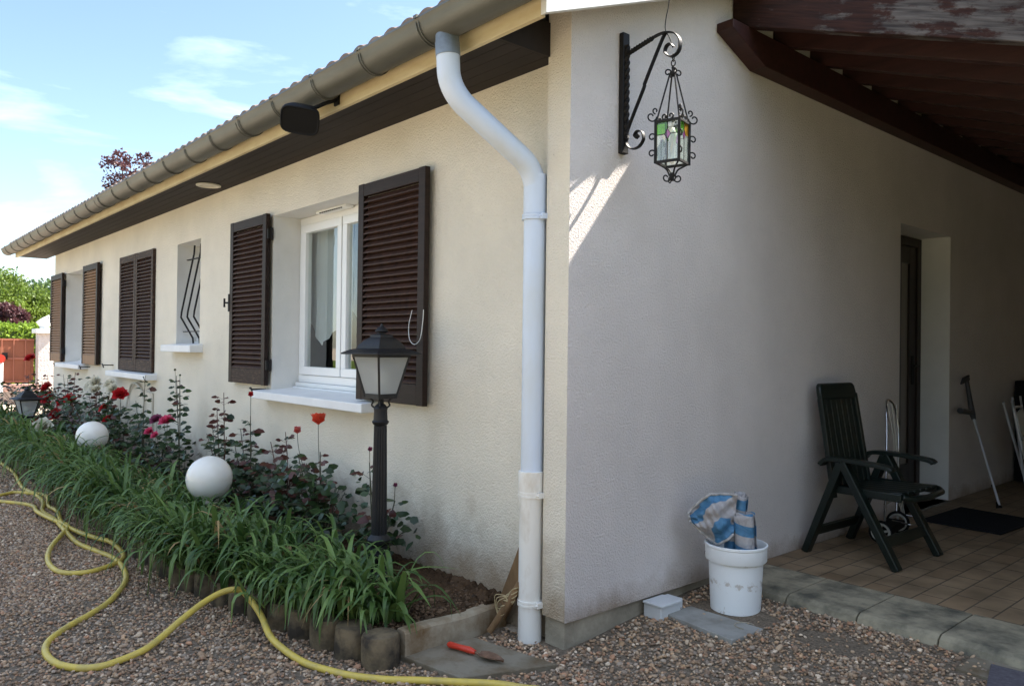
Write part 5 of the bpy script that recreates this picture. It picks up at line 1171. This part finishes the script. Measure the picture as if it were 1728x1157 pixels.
# behind the globes and by the post
for cx_, cy_ in ((-1.7, -.48), (-2.05, -.45), (-3.3, -.40), (-3.6, -.42), (-4.0, -.4)): acc.append(clump(cx_, cy_, .10, 26, .06, .25, .42, wid=.024))
cat_ = [np.concatenate([a[i] for a in acc]) for i in range(7)]
dry = rng.random(len(cat_[0])) < .035
V, F, T = strap_leaves(*[c_[~dry] for c_ in cat_]); tag(link('strappy_leaves', nmesh('strappy_leaves', V, F, T), M['strap']), kind='stuff')
V, F, T = strap_leaves(*[c_[dry] for c_ in cat_]); tag(link('dry_strappy_leaves', nmesh('dry_strappy_leaves', V, F, T), M['dry']), kind='stuff')
# last clump at the corner: a plant of its own
pl = empty('strap_leaf_plant', 'last arching clump of long green strap leaves, over the corner edging log', 'plant', (-.70, -.57, .10))
cl = [clump(.12, -.02, .0, 22, .03, .24, .40, wid=.030), clump(.13, .08, .01, 26, .03, .28, .46, bias=-.1, wid=.032), clump(.0, .0, .0, 44, .035, .25, .46, wid=.034), clump(-.12, -.05, .0, 44, .04, .27, .50, wid=.034), clump(-.02, -.09, .02, 30, .03, .28, .46, wid=.031), clump(-.18, -.10, .02, 34, .04, .28, .50, wid=.031), clump(.05, -.06, .0, 24, .03, .25, .48, wid=.024)]
cat_ = [np.concatenate([a[i] for a in cl]) for i in range(7)]
V, F, T = strap_leaves(*cat_); V[:, 2] = np.maximum(V[:, 2], -.07); link('foliage', nmesh('foliage', V, F, T), M['strap'], pl)
d_ = clump(.02, -.05, .0, 12, .03, .30, .48, wid=.010); V, F, T = strap_leaves(*d_); V[:, 2] = np.maximum(V[:, 2], -.07); link('dry_leaves', nmesh('dry_leaves', V, F, T), M['dry'], pl)

# ------------------------------------------------------------------ roses
def bloom_mesh(rad, closed=.5, n=22):
    P = []; D = []; Nn = []; Ln = []; Wd = []; 
    for k in range(n):
        lay = k / n; a = k * 2.4; op = .25 + (1 - closed) * 1.2 * lay
        d = np.array([math.cos(a) * math.sin(op), math.sin(a) * math.sin(op), math.cos(op)]); P.append(np.array([math.cos(a), math.sin(a), 0]) * rad * .15 * lay); D.append(d)
        Nn.append(np.array([-math.cos(a) * math.cos(op), -math.sin(a) * math.cos(op), math.sin(op)])); Ln.append(rad * (1.25 + .35 * lay)); Wd.append(rad * 1.45)
    return leaf_cloud(np.array(P), np.array(D), np.array(Nn), np.array(Ln), np.array(Wd), rng.uniform(.2, 1, n), .45)
def rose(x, y, label, stems, blooms, red=0.0, dense=200, spread=.22, hbase=.42):
    """stems: list of (dx,dy,top z); blooms: (dx,dy,z,mat,rad,closed)"""
    o = empty('rose_bush', label, 'rose bush', (x, y, .10), 0, 'rose bushes along the facade')
    mb = MB(); Pl = []; Dl = []; tl = []; rl = []
    for (dx, dy, zt) in stems:
        b = (random.uniform(-.04, .04), random.uniform(-.04, .04), -.02); top = (dx, dy, zt - .10)
        mid = (dx * .55 + random.uniform(-.03, .03), dy * .55 + random.uniform(-.02, .02), (zt - .1) * .5)
        P_ = smooth([b, mid, top], 10); mb.tube(P_, [max(.0055 * (1 - .55 * i / len(P_)), .0024) for i in range(len(P_))], 6)
        n = int(zt * 24)
        for k in range(n):
            t = .18 + .8 * k / n + random.uniform(-.02, .02); q = P_[min(int(t * (len(P_) - 1)), len(P_) - 1)]
            a = k * 2.4 + random.uniform(-.4, .4); pet = Vector((math.cos(a), math.sin(a), random.uniform(.1, .7))) .normalized() * random.uniform(.025, .06)
            e_ = q + pet; mb.tube([q, e_], .0011, 4, cap=False)
            young = (t > .72 and random.random() < red) or random.random() < red * .35
            for (fa, fl) in ((0, 1), (1.0, .75), (-1.0, .75)):
                dd = Vector((math.cos(a + fa), math.sin(a + fa), random.uniform(-.35, .25))); Pl.append(tuple(e_ if fa == 0 else q.lerp(e_, .8))); Dl.append(tuple(dd)); tl.append(fl * random.uniform(.052, .088) * (.7 if t > .85 else 1)); rl.append(young)
    dense = int(dense * .52); spread *= 1.1
    for k in range(dense):
        a = random.uniform(0, 2 * math.pi); rr = spread * math.sqrt(random.random()); z = hbase * random.random() ** .8
        Pl.append((rr * math.cos(a) * 1.25, max(rr * math.sin(a) * .75, -.3), z)); Dl.append((random.gauss(0, 1), random.gauss(0, 1), random.gauss(0, .5))); tl.append(random.uniform(.042, .074)); rl.append(random.random() < red * .3)
    for k in range(int(dense / 14)):
        a = random.uniform(0, 2 * math.pi); rr = spread * random.uniform(.4, 1); mb.tube(smooth([(0, 0, 0), (rr * .5 * math.cos(a), rr * .4 * math.sin(a), hbase * .5), (rr * math.cos(a), rr * .75 * math.sin(a), hbase * random.uniform(.5, 1))], 4), .0022, 5, cap=False)
    for (dx, dy, zt, mm_, rad, cl_) in blooms:
        mb.tube(smooth([(dx * .5, dy * .5, zt * .5), (dx * .9, dy * .9, zt - .12), (dx, dy, zt)], 5), .0020, 5)
    mb.build('stems', M['stem_red' if red > .3 else 'stem_green'], o)
    Pl = np.array(Pl); Dl = np.array(Dl); tl = np.array(tl); rl = np.array(rl); n = len(Pl)
    Nn = np.stack([rng.normal(.25, .55, n), rng.normal(-.65, .5, n), np.ones(n) * .8], 1)
    for sel, mt_, nm in ((~rl, 'rose_leaf', 'foliage'), (rl, 'rose_red_leaf', 'young_foliage')):
        if sel.sum() < 1: continue
        V, F, T = leaf_cloud(Pl[sel], Dl[sel], Nn[sel], tl[sel], tl[sel] * .68, rng.beta(1.6, 2.4, sel.sum())); link(nm, nmesh(nm, V, F, T), M[mt_], o)
    for (dx, dy, zt, mm_, rad, cl_) in blooms:
        V, F, T = bloom_mesh(rad, cl_); b = link('bloom', nmesh('bloom', V, F, T), M[mm_], o); b.location = (dx, dy, zt); b.rotation_euler = (R(random.uniform(35, 60)) if cl_ < .5 else random.uniform(-.15, .15), random.uniform(-.2, .2), R(random.uniform(20, 60)) if cl_ < .5 else 0)
    return o
rose(-1.36, -.10, 'slender rose stems with tiny red buds right behind the tall lamp post', [(-.05, -.02, .66), (.04, -.02, .40), (.26, -.05, .50), (.20, -.1, .34)], [(-.05, -.02, .62, 'p_mauve', .018, .95), (.26, -.05, .47, 'p_mauve', .016, .95)], .25, 110, .24, .26)
rose(-1.95, -.12, 'rose bush with one open orange-red bloom on a tall stem', [(.0, -.02, .66), (-.12, -.05, .58), (.12, -.04, .50), (.24, -.06, .40), (-.28, -.03, .62), (.04, -.1, .52)], [(-.01, -.03, .725, 'p_orange', .052, .72), (-.29, -.03, .645, 'p_salmon', .032, .92)], .25, 330, .30, .42)
rose(-2.45, -.12, 'rose bush with dark purple young shoots between the orange and tall roses', [(.04, -.03, .74), (-.14, -.05, .66), (.16, -.05, .52), (-.05, -.08, .48)], [], .8, 330, .26, .40)
rose(-3.02, -.12, 'rose bush topped by a single closed red bud', [(.02, -.02, .80), (-.08, -.05, .70), (.12, -.05, .62), (.22, -.06, .50), (-.2, -.04, .56)], [(.02, -.02, .835, 'p_red', .026, .95)], .3, 230, .26, .36)
rose(-3.50, -.12, 'tall rose with bronze young leaves left of the nearest shutter', [(.02, -.03, .94), (-.06, -.05, .82), (.14, -.05, .62), (-.2, -.03, .66), (-.32, -.03, .60)], [], .5, 240, .30, .30)
rose(-4.42, -.14, 'tallest bare rose stem with green buds under the small window', [(-.14, -.01, 1.03), (-.02, -.02, .98), (.05, -.04, .50), (-.32, -.05, .60)], [(-.145, -.02, .97, 'rose_leaf', .014, .95), (-.02, -.02, .93, 'rose_leaf', .012, .95)], .1, 110, .28, .26)
rose(-4.85, -.18, 'low rose with bright pink and faded mauve blooms', [(.15, -.02, .45), (-.1, -.03, .42), (.0, -.02, .38)], [(.26, -.03, .53, 'p_pink', .048, .15), (-.06, -.02, .52, 'p_mauve', .042, .1), (-.22, -.03, .40, 'p_pink', .034, .3), (.02, -.05, .39, 'p_pink', .030, .3)], .3, 160, .30, .38)
rose(-5.45, -.14, 'tall thin rose stem in front of the closed shutters', [(.0, -.01, 1.0), (-.22, -.03, .75), (.08, -.05, .5)], [], .1, 90, .24, .25)
rose(-6.25, -.16, 'rose bush with a red bloom below the closed shutters', [(.1, -.02, .70), (-.2, -.03, .70), (.3, -.03, .48), (-.05, 0, .64), (-.4, -.03, .76), (-.55, -.03, .66)], [(.13, -.03, .68, 'p_red', .055, .1), (-.45, -.03, .50, 'p_red', .045, .1), (-.20, -.05, .40, 'p_red', .045, .1)], .25, 330, .42, .50)
rose(-7.15, -.15, 'rose bush carrying clusters of creamy white blooms', [(.1, -.02, .80), (.6, -.03, .82), (-.3, -.03, .70), (-.1, -.03, .95)], [(-.10, -.02, .72, 'p_white', .06, .1), (.02, -.03, .76, 'p_white', .055, .1), (-.22, -.03, .70, 'p_white', .055, .1), (.10, -.05, .68, 'p_white', .05, .1), (.62, -.03, .76, 'p_white', .05, .1), (.72, -.03, .72, 'p_white', .05, .1)], .35, 450, .46, .55)
rose(-8.3, -.18, 'dense rose bush with deep red blooms left of the white clusters', [(.3, -.03, .95), (-.1, -.03, .86), (.1, -.02, .66), (-.4, -.02, .9)], [(-.55, -.06, .28, 'p_red', .065, .1), (-.3, -.04, .45, 'p_red', .05, .1), (.1, -.04, .52, 'p_red', .05, .1), (-.45, -.3, .18, 'p_red', .06, .1)], .5, 550, .60, .60)
rose(-9.45, -.22, 'bronze leaved rose bush with scattered red blooms at the house end', [(.1, -.03, .9), (-.3, -.03, .8), (-.7, -.03, .75), (.3, 0, .6)], [(.09, -.03, .60, 'p_red', .06, .1), (.12, -.02, .46, 'p_red', .065, .1), (-.16, -.03, .43, 'p_red', .075, .1), (-.30, -.08, .34, 'p_red', .07, .1)], .8, 600, .70, .60)
rose(-10.8, -.22, 'bronze rose bush beyond the house corner with one dark red bloom', [(.1, -.03, .85), (-.3, -.03, .7), (.3, 0, .7)], [(.25, -.03, .96, 'p_red', .06, .1)], .8, 600, .70, .60)
wr = rose(-7.45, -.62, 'low white rose close to the grass near the far globe', [(.0, -.02, .28)], [(.05, -.02, .27, 'p_white', .075, .2), (.62, .10, .16, 'p_white', .04, .2)], .1, 260, .45, .26)

# ------------------------------------------------------------------ far things
# gate
gt = empty('gate', 'reddish brown metal gate between pillars at the end of the drive', 'gate', (-22, -1.1, .22))
mb = MB(); mb.box((-.02, -2.6, 0), (-.005, 2.78, 1.16)); mb.build('sheet', M['gate'], gt)
mb = MB()
for z in (.0, .62, 1.13): mb.box((-.004, -2.6, z), (.03, 2.78, z + .045))
y = -2.55
while y < 2.8: mb.tube([(.035, y, 0), (.035, y, 1.16)], .011, 6); y += .27
mb.build('bars', M['gate_bar'], gt)
mb = MB(); mb.box((.03, 2.05, .62), (.07, 2.17, .80)); mb.build('lock', M['black'], gt)
def pillar(y, label):
    p_ = empty('gate_pillar', label, 'pillar', (-21.95, y, 0), 0, 'white roughcast gate pillars')
    mb = MB(); mb.box((-.19, -.19, 0), (.19, .19, 1.55)); mb.build('shaft', M['pillar'], p_, .01)
    mb = MB(); mb.box((-.30, -.27, 1.55), (.30, .27, 1.67)); mb.build('cap', M['white_paint'], p_, .01)
    mt = Matrix.Translation((0, 0, 1.85)) @ Matrix.Rotation(R(35), 4, 'X') @ Matrix.Rotation(R(30), 4, 'Z')
    mb = MB(); mb.box((-.13, -.13, -.13), (.13, .13, .13), mt); mb.box((-.12, -.12, 1.671), (.12, .12, 1.70)); mb.build('finial', M['white_paint'], p_, .005)
    return p_
pillar(1.93, 'white roughcast gate pillar with a slanted cube on its cap, beside the house')
mb = MB(); mb.box((-21.6, -3.6, -.02), (-21.35, 1.7, .20)); tag(mb.build('low_wall', M['pink_wall'], None, .01), 'low pinkish kerb wall in front of the brown gate', 'low wall')
mp_ = empty('marker_post', 'white post with a round red reflector at the left edge before the gate', 'post', (-20.9, .76, 0))
mb = MB(); mb.box((-.05, -.07, 0), (.05, .07, .78)); mb.build('shaft', M['white_paint'], mp_, .01)
mb = MB(); mb.tube([(.06, 0, .88), (.075, 0, .88)], .11, 20); mb.box((-.02, -.02, .78), (.05, .02, .9)); mb.build('reflector', M['disc_red'], mp_)
mb = MB(); mb.box((-13.4, -.9, -.02), (-13.0, .06, .09)); tag(mb.build('stone_edging', M['slab'], None, .02), 'pale stone at the far end of the flower bed', 'stone')
mb = MB(); mb.add([(-21.3, -.2, .02), (-21.3, 2.6, .02), (-16.5, 2.6, .02), (-16.5, -.2, .02)], [(0, 1, 2, 3)]); tag(mb.build('soil', M['brick_dark']), kind='structure')

def hedge(name, label, x0, x1, y0, y1, z1, n, mtl, ls=.10):
    o = empty(name, label, 'hedge', ((x0 + x1) / 2, (y0 + y1) / 2, 0)); cx, cy = (x0 + x1) / 2, (y0 + y1) / 2
    mb = MB(); mb.box((x0 + .16 - cx, y0 + .16 - cy, 0), (x1 - .16 - cx, y1 - .16 - cy, z1 - .14)); mb.build('core', M['hedge_core'], o)
    f = rng.random(n); P = np.stack([rng.uniform(x0, x1, n), rng.uniform(y0, y1, n), rng.uniform(.05, z1, n)], 1)
    side = rng.integers(0, 5, n); j = rng.normal(0, .05, n)
    P[side == 0, 0] = x1 + j[side == 0]; P[side == 1, 0] = x0 + j[side == 1]; P[side == 2, 1] = y1 + j[side == 2]; P[side == 3, 1] = y0 + j[side == 3]; P[side == 4, 2] = z1 + j[side == 4]
    P[:, 0] -= cx; P[:, 1] -= cy
    V, F, T = quad_leaves(P, rng.normal(0, 1, (n, 3)), rng.normal(0, 1, (n, 3)), rng.uniform(.6, 1.2, n) * ls, rng.uniform(.4, .7, n) * ls, rng.random(n)); link('foliage', nmesh('foliage', V, F, T), mtl, o)
    return o
hedge('hedge', 'bright green clipped hedge behind the brown gate', -25.6, -24.2, -6, 3.2, 1.76, 34000, M['hedge_leaf'], .12)
hedge('hedge', 'green garden hedge reflected in the nearest window pane', -12, 5, -12.6, -11.6, 1.7, 22000, M['hedge_leaf'], .12)

hedge('hedge', 'tall dark hedge added to the right of the viewer to block low sky, outside the picture', 6.6, 7.6, -4, 9, 1.9, 20000, M['dark_leaf'], .14)  # unseen hedge, added to darken the gable wall under the carport
def tree(name, label, x, y, zc, rx, rz_, trunk_r, mtl, nblob, nleaf, ls, seed, z_lo=1.0, cat='tree', blob=.34):
    rd = np.random.default_rng(seed); o = empty(name, label, cat, (x, y, 0))
    mb = MB(); mb.tube([(0, 0, -.1), (.05, .03, zc * .35), (.0, .1, zc * .7), (.1, .0, zc + rz_ * .4)], [trunk_r, trunk_r * .75, trunk_r * .5, trunk_r * .15], 10)
    cs = []
    for k in range(nblob):
        v = rd.normal(0, 1, 3); v /= np.linalg.norm(v); rr = rd.random() ** .4; c = np.array([v[0] * rx * rr, v[1] * rx * rr, zc + v[2] * rz_ * rr])
        if c[2] < z_lo: c[2] = z_lo + rd.random() * .4
        cs.append(c); 
        if k < 26: mb.tube([(0, .05, zc * (.45 + .3 * rd.random())), tuple(c * .5 + np.array([0, 0, zc * .4])), tuple(c)], [trunk_r * .3, trunk_r * .18, trunk_r * .05], 5, cap=False)
    mb.build('trunk', M['bark'], o); cs = np.array(cs)
    idx = rd.integers(0, nblob, nleaf); g = rd.normal(0, 1, (nleaf, 3)); g = unit(g) * (rd.random((nleaf, 1)) ** .5) * np.array([[blob * rx, blob * rx, blob * .75 * rx]]) * rd.uniform(.6, 1.1, nblob)[idx][:, None]
    P = cs[idx] + g; tn = np.clip(rd.random(nblob)[idx] * .6 + rd.random(nleaf) * .4, 0, 1)
    V, F, T = quad_leaves(P, rd.normal(0, 1, (nleaf, 3)), rd.normal(0, 1, (nleaf, 3)), rd.uniform(.7, 1.3, nleaf) * ls, rd.uniform(.45, .8, nleaf) * ls, tn); link('crown', nmesh('crown', V, F, T), mtl, o)
    return o
tree('broadleaf_tree', 'large light green broadleaf tree beyond the gate and hedge', -35, 2.6, 2.6, 1.9, 1.55, .18, M['light_leaf'], 46, 26000, .13, 3, 1.1)
tree('broadleaf_tree', 'darker green tree behind the light green one at the far left', -44, 3.6, 3.4, 3.0, 2.0, .25, M['dark_leaf'], 40, 16000, .2, 5, 1.0)
tree('purple_shrub', 'dark purple leaved shrub above the bright hedge', -28, 1.75, 2.05, .85, .50, .06, M['purple_leaf'], 26, 12000, .09, 8, 1.5, 'shrub')
tree('purple_plum_tree', 'copper purple plum tree showing above the roof', -16.0, 2.55, 4.75, .70, .95, .07, M['purple_leaf'], 60, 2600, .075, 11, 3.8, blob=.26)
tree('broadleaf_tree', 'garden tree behind the viewer, seen only as reflections in the glass', -9, -15, 4.2, 2.8, 2.4, .25, M['dark_leaf'], 50, 16000, .22, 15, 1.6)
for k_, (tx, ty, th_) in enumerate(((2.2, -10.5, 3.6), (5.6, -8.2, 3.4), (8.6, -4.6, 3.6))):
    tree('broadleaf_tree', ('tall garden tree behind the viewer, straight out from the house corner', 'tall garden tree behind the viewer and to the right', 'tall garden tree beside the right-hand hedge, outside the picture')[k_], tx, ty, th_, 2.2, 2.3, .2, M['dark_leaf'], 40, 12000, .22, 31 + k_, 1.0)
